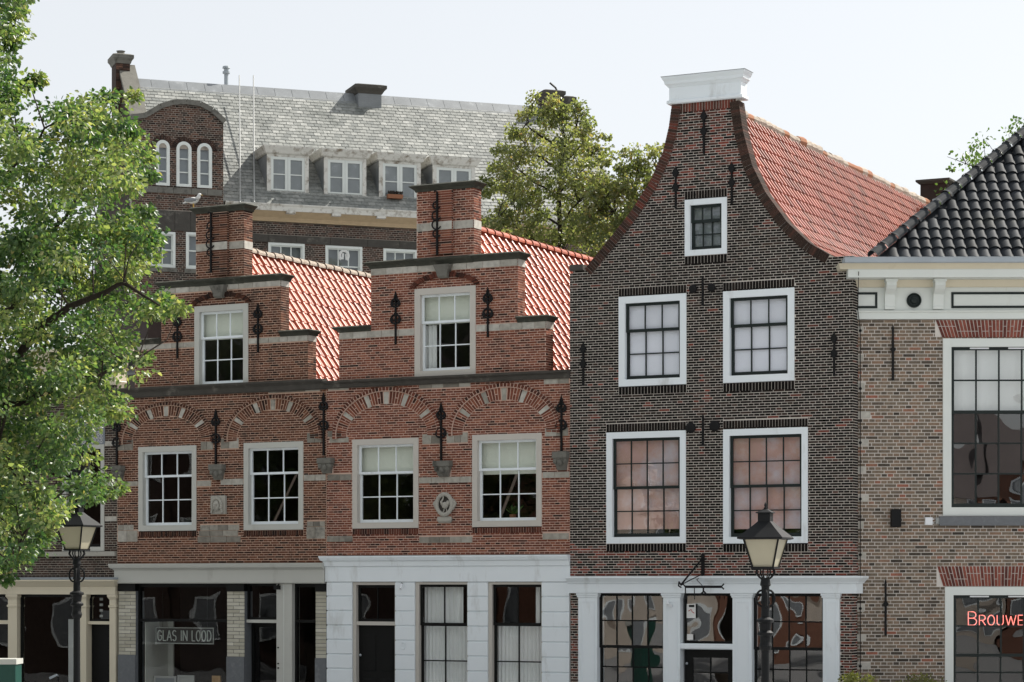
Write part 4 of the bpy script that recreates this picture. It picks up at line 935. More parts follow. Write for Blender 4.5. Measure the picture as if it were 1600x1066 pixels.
    for x, y, r in ((1084, 452, .085), (1113, 450, .085), (1080.4, 668.7, .105), (1118, 665.8, .11)):
        MB().lathe(0, 0, [(r * .9, 0), (r, .02), (r, .06), (r * .7, .075), (.02, .08)], 14).build('iron_disc', 'iron', root, loc=(F.u(x), -.004, F.z(x, y))).rotation_euler = (R(90), 0, 0)
    # shopfront
    z9, zt, zm = F.z(1100, 927), F.z(1100, 900), F.z(1100, 911)
    cornice(F, root, 'fascia', 'paint_white', F.u(890.5), W3, [(.10, z9), (.10, z9 + .19), (.13, z9 + .2), (.14, zm + .02), (.2, zm + .08), (.22, zt - .04), (.22, zt - .006)], .3, 0, 1)
    W.span(.3, z9 - .002, (.02, F.u(905) - .0)); W.span(.3, z9 - .002, (F.u(1312.7), W3 - .02), True)
    for x0, x1 in ((905, 934.6), (1037.6, 1064), (1146, 1176), (1287, 1312.7)):
        u0, u1 = F.u(x0), F.u(x1); zc = z9 - .003; mb = MB()
        mb.loft([(u0, u1, -.05, .3, .06), (u0, u1, -.05, .3, zc - .09), (u0 - .02, u1 + .02, -.07, .3, zc - .08), (u0 - .02, u1 + .02, -.07, .3, zc - .05), (u0 - .035, u1 + .035, -.085, .3, zc - .04), (u0 - .035, u1 + .035, -.085, .3, zc)])
        p = mb.build('pilaster', 'paint_white', root); mb = MB(); q0, q1, za, zb_ = u0 + .07, u1 - .05, .5, zc - .16
        mb.box(q0, q1, -.062, -.051, za, za + .02); mb.box(q0, q1, -.062, -.051, zb_ - .02, zb_); mb.box(q0, q0 + .02, -.062, -.051, za + .02, zb_ - .02); mb.box(q1 - .02, q1, -.062, -.051, za + .02, zb_ - .02); mb.build('moulding', 'paint_white', p)
    for x0, x1 in ((934.6, 1037.6), (1176, 1287)):
        u0, u1 = F.u(x0), F.u(x1); zs_ = F.z(1000, 1011); wn = MB().box(u0, u1, .0, .3, .06, .5).build('window', 'paint_white', root)
        mb = MB(); pr = bars(mb, u0, u1, zs_ - .025, z9 - .004, .06, .1, .055, 4, 2, .026); mb.build('sash', 'sash_black', wn); panes(pr, .08, 'glass_ripple', wn, .012)
        mb = MB(); pr = bars(mb, u0, u1, .5, zs_ + .025, .102, .142, .055, 4, 3, .026); mb.build('sash', 'sash_black', wn); panes(pr, .12, 'glass_ripple', wn, .012)
    u0, u1 = F.u(1064), F.u(1146); za, zb_ = F.z(1107, 1006), F.z(1107, 1015)
    MB().loft([(u0, u1, -.02, .25, zb_), (u0, u1, -.04, .25, zb_ + .02), (u0, u1, -.04, .25, za - .02), (u0, u1, -.02, .25, za)]).build('transom', 'paint_white', root)
    mb = MB(); pr = bars(mb, u0 + .03, u1, za, z9 - .004, .10, .14, .05, 1, 1, .02); fl = mb.build('fanlight', 'sash_black', root); panes(pr, .12, 'glass_ripple', fl, .004)
    mb = MB(); pr = bars(mb, u0 + .03, u1, .15, zb_, .14, .19, .17, 2, 3, .026, .5); dr = mb.build('door', 'sash_black', root); panes(pr, .165, 'glass_ripple', dr, .01)
    MB().ball((u0 + .09, .09, F.z(1070, 1037)), .028, 10, 8).build('door_knob', 'zinc', dr, smooth=True)
    W.fill(300, lambda x, y: y > 420, joint=.0135)
    # roof behind the gable
    uc = (Lp[0][0] + Rp[0][0]) / 2; ra, rb = F.Q(1166, 196, uc), F.Q(1455, 313, uc); zr = (ra[1] + rb[1]) / 2; vend = rb[0] + .3
    rp = [(uc, zr)] + [(F.P(*q)[0] - .05, F.P(*q)[1] - .10) for q in ((1199, 301), (1231, 347.5), (1265, 379.6), (1300, 400))] + [(W3 - .02, F.z(1320, 411) - .05)]
    roof, at = slope_roof(F, root, rp, .32, vend, 'tile_rust', lambda x, y: x > 1165 and y < 408 and (y < 310 + (1455 - x) * 1.1), mirror_u=uc, tile_w=.225, tile_l=.30)
    mb = MB(); v = .30     # worn mortar-bedded ridge, uneven from tile to tile
    while v < vend:
        r_ = random.uniform(.10, .13); l_ = .36; pts = [(uc, v, zr + random.uniform(-.02, .01)), (uc, v + l_, zr + random.uniform(-.03, .02))]
        MB().tube(pts, [r_ * .95, r_ * 1.1], 10).build('ridge_tile', random.choice(('mortar_ridge', 'terra', 'mortar_ridge')), roof); v += l_
    # chimney at the far end of the ridge
    v0 = vend - .1; s0 = F.px(uc, v0, zr); k = FPX / F.W(uc, v0, 0)[1]
    cu0, cu1 = uc - .35, uc + .35; ct = F.Q(1447, 281, uc)[1]
    ch = MB().box(cu0, cu1, v0, v0 + .7, zr - .8, ct).build('chimney', 'brick_dark_side', root)
    MB().loft([(cu0 - .03, cu1 + .03, v0 - .03, v0 + .73, ct), (cu0 - .1, cu1 + .1, v0 - .1, v0 + .8, ct + .06), (cu0 - .1, cu1 + .1, v0 - .1, v0 + .8, ct + .11)]).build('chimney_cap', 'stone_dark', ch)
    MB().box(cu0 - .02, cu1 + .02, v0 - .02, v0 - .004, zr - .1, zr + .15).build('flashing', 'lead', ch)
    shell(root, W3, vend + .5, zs - .15, .31); floors(root, W3, vend, (F.z(1100, 905), F.z(1100, 640), F.z(1100, 425)))
    MB().face([(.0, vend, zs - .2), (W3, vend, zs - .2), (uc, vend, zr)]) 
neck()
def shop3_things():
    F = F3; v = .07
    t = empty('poster'); u0, z1 = F.P(1073, 944, v); u1, z0 = F.P(1087, 966, v); t.location = F.W(u0, v, z0); t.rotation_euler = (0, 0, -F.th)
    MB().box(0, u1 - u0, 0, .004, 0, z1 - z0).build('sheet', 'paper', t); w_, h_ = u1 - u0, z1 - z0; mb = MB()
    mb.tube([(w_ * .2, -.002, h_ * .5), (w_ * .5, -.002, h_ * .62), (w_ * .6, -.002, h_ * .45), (w_ * .85, -.002, h_ * .35)], .008, 5); mb.build('print', 'red_ink', t); MB().box(w_ * .25, w_ * .85, -.002, 0, h_ * .78, h_ * .94).build('print', 'sash_black', t)
    tag(t, 'white poster with red mark taped inside the fanlight over the shop door', 'poster')
    t = empty('notice'); u0, z1 = F.P(1073.5, 991, v); u1, z0 = F.P(1083, 1000, v); t.location = F.W(u0, v, z0); t.rotation_euler = (0, 0, -F.th)
    MB().box(0, u1 - u0, 0, .004, 0, z1 - z0).build('sheet', 'paper', t); tag(t, 'small blank white notice low in the fanlight over the shop door', 'notice')
    t = empty('security_camera'); t.location = F.W(F.u(1049), -.09, F.z(1049, 943)); t.rotation_euler = (0, 0, -F.th)
    MB().tube([(-.03, -.02, .05), (.0, -.1, -.02)], .024, 10).build('housing', 'plastic_white', t); MB().box(-.03, .05, -.005, .03, -.07, -.02).build('bracket', 'plastic_white', t); tag(t, 'small white camera on the pilaster left of the shop door', 'camera')
    # wrought iron sign bracket
    t = empty('sign_bracket'); u = F.u(1099); z0 = F.z(1099, 900); t.location = F.W(u, 0, z0); t.rotation_euler = (0, 0, -F.th); z = lambda y: F.z(1099, y) - z0
    MB().box(-.03, .03, -.05, -.0, z(899), z(866)).build('wall_plate', 'iron', t)
    e = F.P(1064, 914, -1.0); ex, ez = e[0] - u, e[1] - z0
    mb = MB(); mb.tube([(0, -.04, z(872)), (ex, -1.0, ez)], .018, 8); mb.tube([(ex, -1.0, ez), (ex - .02, -1.05, ez + .06), (ex - .01, -1.1, ez - .02), (ex + .02, -1.04, ez - .05)], .016, 6); mb.build('strut', 'iron', t)
    mb = MB(); mb.tube([(0, -.04, z(897)), (ex * .5, -.5, z(905)), (ex, -1.0, ez)], .01, 6); mb.build('brace', 'iron', t)
    a, b = F.P(1071, 917, -.8), F.P(1127, 917, -.35); mb = MB()
    pa, pb = Vector((a[0] - u, -.8, a[1] - z0)), Vector((b[0] - u, -.35, b[1] - z0)); mb.tube([pa, pb], .026, 8)
    mb.tube([pb, pb + Vector((.05, .02, .06))], .016, 6); mb.tube([pb, pb + Vector((.05, .02, -.05))], .016, 6); mb.tube([pa, pa + Vector((-.04, -.02, .05)), pa + Vector((-.09, -.03, .03))], .016, 6); mb.tube([pa, pa + Vector((.0, 0, -.24))], .012, 6)
    md = (pa + pb) / 2; mb.tube([md, md + Vector((0, 0, -.10)), md + Vector((-.06, 0, -.15))], .018, 6); mb.tube([md + Vector((0, 0, -.08)), md + Vector((.06, 0, -.14))], .016, 6); mb.build('hanging_bar', 'iron', t)
    mb = MB(); mb.tube([md, Vector((ex * .3, -.3, z(906))), Vector((0, -.05, z(899)))], .008, 5); q = pa + (pb - pa) * .25; mb.tube([q, q + Vector((0, 0, -.25))], .01, 5); mb.build('chain', 'iron', t)
    tag(t, 'black wrought iron sign bracket with hanging bar above the shop door', 'sign bracket')
shop3_things()

# ------------------------------------------------------------------ grey brick house with black tiled hip roof
h4 = F4.root('hip_roof_house', 'grey brown brick house with cream cornice and black tiled hip roof', 'house')
def hip():
    F, root = F4, h4; W = Wall(F, root, 'brick_grey', 'mortar_pale', .0672, .243, .30); wd = 8.2
    zf = F.z(1450, 499.5); W.span(.3, zf, (.01, wd))
    def tone(u, z): return random.uniform(.85, 1) if random.random() < .05 else (random.uniform(0, .15) if random.random() < .10 else random.uniform(.25, .85))
    W.tone = tone
    # quoin stones
    for k, y in enumerate((515, 560, 604, 648, 691, 734, 779, 821, 868, 907, 951, 997, 1041)): stones(W, .012, F.u(random.choice((1349, 1353, 1357, 1360 if k % 3 == 0 else 1351))), F.z(1340, y + 5.5), F.z(1340, y - 5.5), 1, lo=.7, hi=1)
    # windows
    red = lambda: random.uniform(0, .85)
    M.setdefault('brick_gauged', toned('brick_gauged', [(0, (.09, .03, .025)), (.4, (.20, .055, .038)), (1, (.30, .10, .07))], .85))
    def sheer(win, a, b, c, d, zs, y):
        folds(win, a - .02, b + .02, zs + .02, d, y - .02, 'curtain', amp=.015, wl=.35, name='net_curtain')
    u0 = F.u(1473.4); cw = (F.u(1523) - F.u(1487)); wid = 2 * .17 + 4 * (F.u(1522.4) - F.u(1487)) + .1; u1 = u0 + wid
    r1 = (u0, u1, F.z(1480, 806), F.z(1480, 529)); w1 = window(F, root, W, r1, 'paint_ivory', 'sash_dark', fw=.165, cols=4, top=2, bot=3, split=.405, gl='glass_big', fill=sheer, sw=.062, bw=.032, deep=.05)
    r2 = (u0 + .04, u1 + .04, .75, F.z(1480, 917)); w2 = window(F, root, W, r2, 'paint_ivory', 'sash_dark', fw=.165, cols=4, top=2, bot=2, split=.62, gl='glass_wavy', sw=.062, bw=.032, deep=.05)
    for wn, r in ((w1, r1), (w2, r2)):
        for k in range(2): x = F.u(1516 + 60 * k); MB().box(x, x + .37, .02, .049, r[3] - .165 - .04, r[3] - .165 - .012).build('vent_grille', 'plastic_white', wn)
    soldiers(W, u0 - .02, u1 + .02, F.z(1480, 527.5), F.z(1480, 500.3), tone=red, slant=.13, pitch=.066, mat='brick_gauged'); soldiers(W, u0 - .0, u1 + .06, F.z(1480, 916), F.z(1480, 885), tone=red, slant=.12, pitch=.064, mat='brick_gauged')
    MB().box(u0 - .08, u1 + .08, -.09, .06, F.z(1480, 821.5), F.z(1480, 807)).build('window_sill', 'plinth', root); W.hole(u0 - .08, u1 + .08, F.z(1480, 821.5), F.z(1480, 807))
    for x, y0, y1 in ((1395, 508, 595), (1383.6, 905, 993.5)): anchor(root, F.u(x), F.z(x, y1), F.z(x, y0), 'knot', .036)
    W.fill(300, lambda x, y: 1335 < x < 1600 and y < 1066)
    # cornice
    z = lambda y: F.z(1450, y)
    cornice(F, root, 'architrave', 'paint_ivory', .01, wd, [(.05, z(499)), (.05, z(489)), (.09, z(488)), (.10, z(486)), (.03, z(485))], .3, 0, 0)
    cornice(F, root, 'frieze', 'paint_ivory', .01, wd, [(.03, z(485) + .002), (.03, z(449.5))], .3, 0, 0)
    cornice(F, root, 'bed_moulding', 'paint_cream', .01, wd, [(.06, z(449.5) + .002), (.08, z(448)), (.12, z(443)), (.16, z(439)), (.16, z(438.7))], .3, 0, 0)
    cornice(F, root, 'corona', 'paint_ivory', .0 - .16, wd, [(.52, z(438.5)), (.52, z(427)), (.54, z(426))], .3, 0, 0)
    cornice(F, root, 'gutter_moulding', 'paint_cream', -.16, wd, [(.545, z(426) + .002), (.56, z(424)), (.62, z(420)), (.66, z(418))], .3, .3, 0)
    cornice(F, root, 'gutter', 'zinc', -.24, wd, [(.67, z(418) + .002), (.69, z(416.5)), (.68, z(411)), (.69, z(408.5)), (.64, z(408.5)), (.62, z(412))], .0, 0, 0)
    for x0, x1 in ((1381.5, 1397), (1457, 1473)):
        a, b = F.u(x0), F.u(x1); zt, zb_ = z(439), z(484); h_ = zt - zb_
        mb = MB(); mb.prism_x([(-.03, zb_), (-.03, zt), (-.36, zt), (-.37, zt - h_ * .22), (-.30, zt - h_ * .34), (-.14, zt - h_ * .5), (-.10, zt - h_ * .85), (-.11, zb_ + .04), (-.10, zb_)], a, b)
        mb.box(a - .02, b + .02, -.40, -.02, zt - .05, zt - .002); mb.build('bracket', 'paint_ivory', root)
    def panel(x0, x1):
        a, b = F.u(x0), F.u(x1); c, d = z(482), z(457); t = .045; mb = MB(); y = -.045
        mb.box(a, b, y, -.02, d - t, d); mb.box(a, b, y, -.02, c, c + t); mb.box(a, a + t, y, -.02, c + t, d - t); mb.box(b - t, b, y, -.02, c + t, d - t); mb.build('panel_border', 'sash_dark', root)
    panel(1335, 1370.5); panel(1486, 1640)
    r_ = .145; MB().lathe(0, 0, [(r_, 0), (r_, .05), (r_ * .85, .06), (r_ * .72, .03), (r_ * .5, .03), (r_ * .42, .06), (.01, .075)], 20).build('roundel', 'sash_dark', root, loc=(F.u(1427.5), -.03, z(470))).rotation_euler = (R(90), 0, 0)
    # hip roof: front slope right of the hip line
    ze = z(410); ve = -.45; pitch = R(45); c, s_ = math.cos(pitch), math.sin(pitch)
    h0 = np.array([F.u(1366, ve), ve, ze])
    d = F.ray(1602, 213); n_ = F.N; best = None
    # point of the hip seen at the right edge of the photo, on the front slope
    for t in np.linspace(40, 70, 6001):
        p = F.C + t * d - F.O; v = p @ F.N
        if v > ve and p[2] <= ze + (v - ve) * math.tan(pitch): best = np.array([p @ F.U, v, p[2]]); break
    hd = (best - h0); top_l = hd[1] / c * 1.35 ; k = hd[0] / hd[1]
    vmax = ve + top_l * c; zmax = ze + top_l * s_
    mb = MB(); mb.face([tuple(h0), (wd, ve, ze), (wd, vmax, zmax), (h0[0] + k * (vmax - ve), vmax, zmax)]); lf = (h0[0] + .9 + k * .1, 6.5, ze - .3)
    mb.face([tuple(h0), (h0[0] + k * (vmax - ve), vmax, zmax), (h0[0] + k * (vmax - ve), vmax + 3, zmax), (h0[0] + 2.4, vmax + 3, ze)])
    mb.face([(h0[0] + k * (vmax - ve), vmax, zmax), (wd, vmax, zmax), (wd, vmax + 3, zmax), (h0[0] + k * (vmax - ve), vmax + 3, zmax)])
    roof = mb.build('roof', 'tile_black', root)
    tw, tl = .222, .312; rows = int(top_l / tl); spots = []; variants = [pantile(tw, tl, t, lift=.04, round_=True) for t in (.1, .4, .5, .6, .9)]
    for j in range(rows):
        y = ve + j * tl * c; zz = ze + j * tl * s_; xh = h0[0] + k * (j + .5) * tl * c; n = int((wd - h0[0]) / tw)
        for i in range(n):
            x = h0[0] + .05 + i * tw
            if x < xh - .02: continue
            mx = frame_matrix((1, 0, 0), (0, c, s_), (0, -s_, c), (x, y - s_ * .01, zz + c * .01 + random.uniform(-.003, .003))); px, py = F.px(x + tw / 2, y, zz)
            spots.append((mx, px < 1615, -j))
    lay('roof_tile', 'roof_tiling', variants, spots, 'tile_black', roof, True, smooth=True)
    e = h0 + hd * 1.3; ridge_caps(roof, tuple(h0 + np.array([-.03, -.03, .05])), tuple(e + np.array([-.03, -.03, .05])), .125, int(np.linalg.norm(hd) * 1.3 / .36), 'tile_black', 'hip_tile')
    for f in (.02, .39, .99): p = h0 + hd * f; MB().box(-.06, .06, -.05, .05, .1, .2).build('hip_clip', 'zinc', roof, loc=tuple(p))
    # body follows the party wall of the neck gable house
    mb = MB(); th = F3.th - F.th; dx, dy = math.sin(th), math.cos(th); q = lambda t: (0.35 + dx * t, .31 + dy * t)
    a, b = q(0), q(7); za = z(440)
    mb.face([(a[0], a[1], .02), (b[0], b[1], .02), (b[0], b[1], za), (a[0], a[1], za)]); mb.face([(b[0], b[1], .02), (wd, b[1], .02), (wd, b[1], za), (b[0], b[1], za)]); mb.face([(wd, b[1], .02), (wd, .31, .02), (wd, .31, za), (wd, b[1], za)])
    mb.face([(a[0], .31, .03), (wd, .31, .03), (wd, b[1], .03), (a[0], b[1], .03)]); mb.build('side_wall', 'brick_dark_side', root)
    MB().box(1.2, wd - .1, .45, 6, F.z(1450, 870), F.z(1450, 868) + .1).build('floor_slab', 'interior', root)
    MB().box(1.2, wd - .1, 2.6, 2.65, .1, za).build('inner_wall', 'interior', root)
    # lightning wire and its holders
    x = F.u(1344); mb = MB(); mb.tube([(x - .1, -.56, z(430)), (x - .06, -.12, z(486)), (x, -.035, z(515)), (x, -.035, F.z(1344, 1060))], .008, 5); wr = mb.build('down_wire', 'iron', root)
    for y in (517, 607.5, 692, 780, 867, 951, 1041): MB().lathe(0, 0, [(.03, 0), (.03, .025), (.012, .04)], 8).build('wire_clip', 'iron', wr, loc=(x, -.012, F.z(1344, y))).rotation_euler = (R(90), 0, 0)
    return r2
r2 = hip()
def hip_things():
    F = F4
    t = empty('wall_lamp'); u0, u1 = F.u(1391), F.u(1406); z0, z1 = F.z(1398, 824), F.z(1398, 796); t.location = F.W((u0 + u1) / 2, 0, z0); t.rotation_euler = (0, 0, -F.th); w_ = u1 - u0
    MB().loft([(-w_ / 2 + .01, w_ / 2 - .01, -.19, -.02, 0), (-w_ / 2, w_ / 2, -.2, -.02, .01), (-w_ / 2, w_ / 2, -.2, -.02, z1 - z0 - .01), (-w_ / 2 + .01, w_ / 2 - .01, -.19, -.02, z1 - z0)]).build('housing', 'iron', t); MB().box(-.04, .04, -.03, 0, .08, .25).build('mount', 'iron', t)
    tag(t, 'upright black box lamp on the grey brick wall left of the window sill', 'lamp')
    for x0, x1, y0, y1, mat, lab in ((1445, 1456.6, 808.5, 820.5, 'plastic_white', 'square white junction box on the brick wall near the sill end'), (1461.5, 1469.5, 809, 819, 'plastic_grey', 'small grey box between the white junction box and the window sill')):
        t = empty('junction_box'); u0, u1 = F.u(x0), F.u(x1); z0, z1 = F.z(x0, y1), F.z(x0, y0); t.location = F.W((u0 + u1) / 2, 0, z0); t.rotation_euler = (0, 0, -F.th); w_ = u1 - u0; h_ = z1 - z0
        MB().loft([(-w_ / 2, w_ / 2, -.05, 0, 0), (-w_ / 2, w_ / 2, -.05, 0, h_)]).build('housing', mat, t); MB().box(-w_ / 2 + .01, w_ / 2 - .01, -.06, -.05, .01, h_ - .01).build('lid', mat, t)
        if mat == 'plastic_white':
            for q in (.25, .75): MB().tube([(w_ / 2, -.03, h_ * q), (w_ / 2 + .035, -.03, h_ * q)], .01, 6).build('cable_gland', 'plastic_white', t)
        tag(t, lab, 'box')
    t = empty('neon_sign'); v = .22; u0, z0 = F.P(1512, 977, v); z1 = F.z(1512, 956, v); u1 = F.u(1597, v); t.location = F.W(u0, v, z0); t.rotation_euler = (0, 0, -F.th)
    lettering(t, 'Brouwer', 0, 0, z1 - z0, 0, .009, 'neon', small=.74, spacing=.10, width=(u1 - u0) * 1.19, name='neon_letter')
    MB().box(-.03, 2.0, .02, .028, -.05, -.04).build('rail', 'iron', t)
    tag(t, 'red neon lettering glowing behind the lower window of the grey house', 'sign')
hip_things()
# ------------------------------------------------------------------ big slate roofed building behind
h5 = F5.root('slate_roof_building', 'large old brick building with pale slate roof and dormers behind the gables', 'building')
def back():
    F, root = F5, h5; vr = 4.6
    W = Wall(F, root, 'brick_brown', 'mortar_grey', .066, .235, .3)
    ul = F.P(207, 126, vr)[0]; ur = F.P(905, 177, vr)[0]; zr = (F.z(207, 126, vr) + F.z(815, 170.5, vr)) / 2
    zg = F.z(500, 322, -.45); ze = zg - .02; vb = -.6
    zlow = F.z(450, 470)
    W.span(0.3, zlow, (ul, ur)); W.spans.clear(); W.span(zlow, zg - .55, (ul, ur))
    # storey below the eaves
    wins = [(419, 379, 476, 381, 440, 442), (508.5, 383.5, 566, 386, 447, 449), (599, 388, 652, 391, 450, 452), (700, 392, 752, 394, 456, 458)]
    greyf = lambda win, a, b, c, d, zs, y: MB().box(a - .02, b + .02, y + .02, y + .03, c, d).build('blind', 'interior_grey', win)
    for rr in wins: window(F, root, W, F.rect(*rr), 'paint_ivory', 'paint_ivory', fw=.08, cols=3, top=1, bot=1, split=.5, gl='glass_grey', fill=greyf, sw=.04, bw=.035)
    stones(W, ul, ur, F.z(450, 380), F.z(450, 368), 14, mat='stone_dark', proud=.03)
    W.tone = lambda u, z: random.random() * .8
    W.fill(0)
    MB().box(ul, ur, .05, .4, .1, zlow).build('lower_wall', 'brick_dark_side', root)
    # eaves: peeling gutter board, soffit, modillions
    b1 = F.P(349, 300, vb)[0]
    cornice(F, root, 'gutter_board', 'paint_peeling', b1 + .1, ur, [(.42, zg - .22), (.44, zg - .08), (.50, zg - .03), (.50, zg)], .2, 0, 0)
    cornice(F, root, 'soffit', 'wood_bare', b1 + .1, ur, [(.05, zg - .52), (.10, zg - .40), (.30, zg - .28), (.38, zg - .222)], .2, 0, 0)
    u = b1 + .6
    while u < ur: MB().box(u, u + .30, -.47, -.2, zg - .30, zg - .221).build('modillion', 'paint_peeling', root); u += 1.55
    # roof
    tp = math.atan2(zr - ze, vr + .45); c, s_ = math.cos(tp), math.sin(tp); Ls = math.hypot(zr - ze, vr + .45)
    mb = MB(); mb.face([(ul, -.45, ze), (ur, -.45, ze), (ur, vr, zr), (ul, vr, zr)]); mb.face([(ul, vr, zr), (ur, vr, zr), (ur, 2 * vr + .45, ze), (ul, 2 * vr + .45, ze)]); roof = mb.build('roof', 'lead', root)
    sw, sl = .245, .192; rows = int(Ls / sl) - 1; cols = int((ur - ul) / sw); spots = []; variants = [slate_piece(sw, sl, t) for t in (.05, .25, .35, .45, .5, .55, .65, .8, 1)]
    dorm = [(417, 482, 235, 306), (506, 572, 240, 311), (592, 657, 246, 318), (676, 742, 252, 326)]
    for j in range(rows):
        for i in range(cols):
            u = ul + .02 + i * sw + (sw / 2 if j % 2 else 0); v = -.45 + j * sl * c; z = ze + j * sl * s_
            if u + sw > ur: continue
            px, py = F.px(u + sw / 2, v, z); mx = frame_matrix((1, 0, 0), (0, c, s_), (0, -s_, c), (u + random.uniform(-.006, .006), v - s_ * .012, z + c * .012))
            spots.append((mx, 360 < px < 760 and 150 < py < 236, j + random.random() * .1))
    lay('slate', 'slate_covering', variants, spots, 'slate', roof, True)
    # lead ridge of separate rolls
    u = ul; 
    while u < ur:
        l_ = min(.62, ur - u); MB().prism_x([(vr - .36, zr - .36 + .05), (vr - .05, zr + .05), (vr, zr + .11), (vr + .05, zr + .05), (vr + .36, zr - .31), (vr + .3, zr - .36)][::-1], u + .006, u + l_ - .006).build('ridge_flashing', 'lead', roof); u += l_
    # dormers
    for k, (x0, x1, y0, y1) in enumerate(dorm):
        v = .10; a, b = F.u(x0, v), F.u(x1, v); zt, zb = F.z((x0 + x1) / 2, y0 + 7, v), F.z((x0 + x1) / 2, y1, v); vt = (zt - ze) / math.tan(tp) - .2
        dm = MB().box(a, b, v + .03, vt, zb - .1, zt, skip='t').build('dormer', 'lead', root)
        MB().loft([(a - .03, b + .03, v - .06, vt, zt), (a - .07, b + .07, v - .12, vt + .1, zt + .03), (a - .10, b + .10, v - .18, vt + .1, zt + .12), (a - .16, b + .16, v - .26, vt + .3, zt + .22), (a - .17, b + .17, v - .27, vt + .3, zt + .25)]).build('dormer_cornice', 'paint_peeling', dm)
        mb = MB(); t = .13
        mb.box(a, a + t, v - .03, v + .06, zb + .12, zt - .002); mb.box(b - t, b, v - .03, v + .06, zb + .12, zt - .002); mb.box(a + t, b - t, v - .02, v + .05, zt - .08, zt - .002); mb.box(a - .03, b + .03, v - .06, v + .08, zb + .04, zb + .118); mb.box(a + .02, b - .02, v - .02, v + .06, zb - .10, zb + .038)
        fr = mb.build('dormer_frame', 'paint_peeling', dm); p, q = a + t, b - t; m_ = (p + q) / 2
        for s0, s1 in ((p, m_ - .003), (m_ + .003, q)):
            mb = MB(); pr = bars(mb, s0, s1, zb + .12, zt - .08, v - .01, v + .03, .09, 1, 2, .035); mb.build('casement', 'paint_ivory', dm); panes(pr, v + .012, 'glass_grey', dm, .003)
        MB().box(p, q, v + .2, v + .21, zb + .1, zt - .05).build('blind', 'interior_grey', dm)
        if k == 2:
            fb = empty('flower_box'); fb.location = F.W(p + .12, v - .12, zb + .12); fb.rotation_euler = (0, 0, -F.th)
            MB().loft([(0, .5, -.16, .02, 0), (-.02, .52, -.18, .02, .13)]).build('trough', 'terra', fb); mb = MB(); mb.box(.01, .49, -.16, .0, .131, .15)
            for q_ in range(30): x, y = random.uniform(0, .5), random.uniform(-.15, 0); mb.face([(x, y, .14), (x + .03, y, .2), (x, y, .27), (x - .03, y, .2)])
            mb.build('dry_plants', 'bark', fb); tag(fb, 'small brown flower box on the sill of the third dormer from the left', 'flower box')
    # raised bay with curved top
    B = Wall(F, root, 'brick_brown', 'mortar_grey', .066, .235, .3); broot = empty('gable_bay'); broot.parent = root; B.wall.parent = broot; broot.location = (0, vb, 0)
    P = lambda x, y: F.P(x, y, vb)
    a, b = P(205, 300)[0], P(349, 300)[0]; sh = [P(205, 186), P(226, 184), P(234, 180), P(252, 169), P(270, 163.5), P(291, 162.5), P(312, 165.5), P(330, 175), P(343, 187), P(349, 193)]
    zt0 = max(z for _, z in sh); z0b = P(280, 470)[1]; zs0 = min(sh[0][1], sh[-1][1])
    def top_span(z):
        xs = []
        for (x0, q0), (x1, q1) in zip(sh, sh[1:]):
            if (q0 - z) * (q1 - z) <= 0 and q0 != q1: xs.append(x0 + (x1 - x0) * (z - q0) / (q1 - q0))
        if not xs: return (a, b) if z < zs0 else ((a + b) / 2, (a + b) / 2 + .01)
        return (xs[0], xs[-1] if len(xs) > 1 else b) if z < zt0 else (xs[0], xs[0])
    zs1 = max(sh[0][1], sh[-1][1]); B.span(z0b, zs0, (a, b)); B.span(zs0, zt0, top_span)
    def arched(xl, xr, yt, yb):
        u0, u1 = P(xl, yt)[0], P(xr, yt)[0]; z0, z1 = P((xl + xr) / 2, yb)[1], P((xl + xr) / 2, yt)[1]; r = (u1 - u0) / 2; cx = (u0 + u1) / 2; zc = z1 - r
        B.hole(u0, u1, z0, zc, True); B.funcs.append(lambda z: [(cx - math.sqrt(max(0, r * r - (z - zc) ** 2)), cx + math.sqrt(max(0, r * r - (z - zc) ** 2)))] if zc <= z < z1 else [])
        mb = MB(); t = .10; n = 14; A = [R(180 * k / n) for k in range(n + 1)]
        for q0, q1 in zip(A, A[1:]): mb.prism([(cx + r * math.cos(q0), zc + r * math.sin(q0)), (cx + r * math.cos(q1), zc + r * math.sin(q1)), (cx + (r - t) * math.cos(q1), zc + (r - t) * math.sin(q1)), (cx + (r - t) * math.cos(q0), zc + (r - t) * math.sin(q0))], -.03, .12)
        mb.box(u0, u0 + t, -.03, .12, z0, zc); mb.box(u1 - t, u1, -.03, .12, z0, zc); mb.box(u0 + t, u1 - t, -.03, .12, z0, z0 + .09)
        hh = (zc + r - t - z0 - .09); wn = mb.build('window', 'paint_ivory', broot)
        mb = MB()
        for f in (.30, .64): zz = z0 + .09 + hh * f; mb.box(u0 + t, u1 - t, .02, .06, zz - .018, zz + .018)
        mb.build('glazing_bar', 'paint_ivory', wn)
        poly = [(u0 + t, z0 + .09), (u1 - t, z0 + .09)] + [(cx + (r - t) * math.cos(q), zc + (r - t) * math.sin(q)) for q in A]
        mb = MB(); mb.face([(x, .045, z) for x, z in poly]); mb.build('pane', 'glass_grey', wn); mb = MB(); mb.face([(x, .09, z) for x, z in poly]); mb.build('blind', 'interior_grey', wn)
        mb = MB(); n = 18
        for k in range(n):
            q0, q1 = R(180 * (k + .1) / n), R(180 * (k + .9) / n); mb.prism([(cx + (r + .16) * math.cos(q0), zc + (r + .16) * math.sin(q0)), (cx + (r + .16) * math.cos(q1), zc + (r + .16) * math.sin(q1)), (cx + (r + .01) * math.cos(q1), zc + (r + .01) * math.sin(q1)), (cx + (r + .01) * math.cos(q0), zc + (r + .01) * math.sin(q0))], -.02, .01, random.random() * .6)
        mb.build('window_arch', 'brick_brown', broot)
    for q in ((243.5, 265, 219, 290), (275.5, 299, 221.5, 292), (308, 331, 224, 294)): arched(*q)
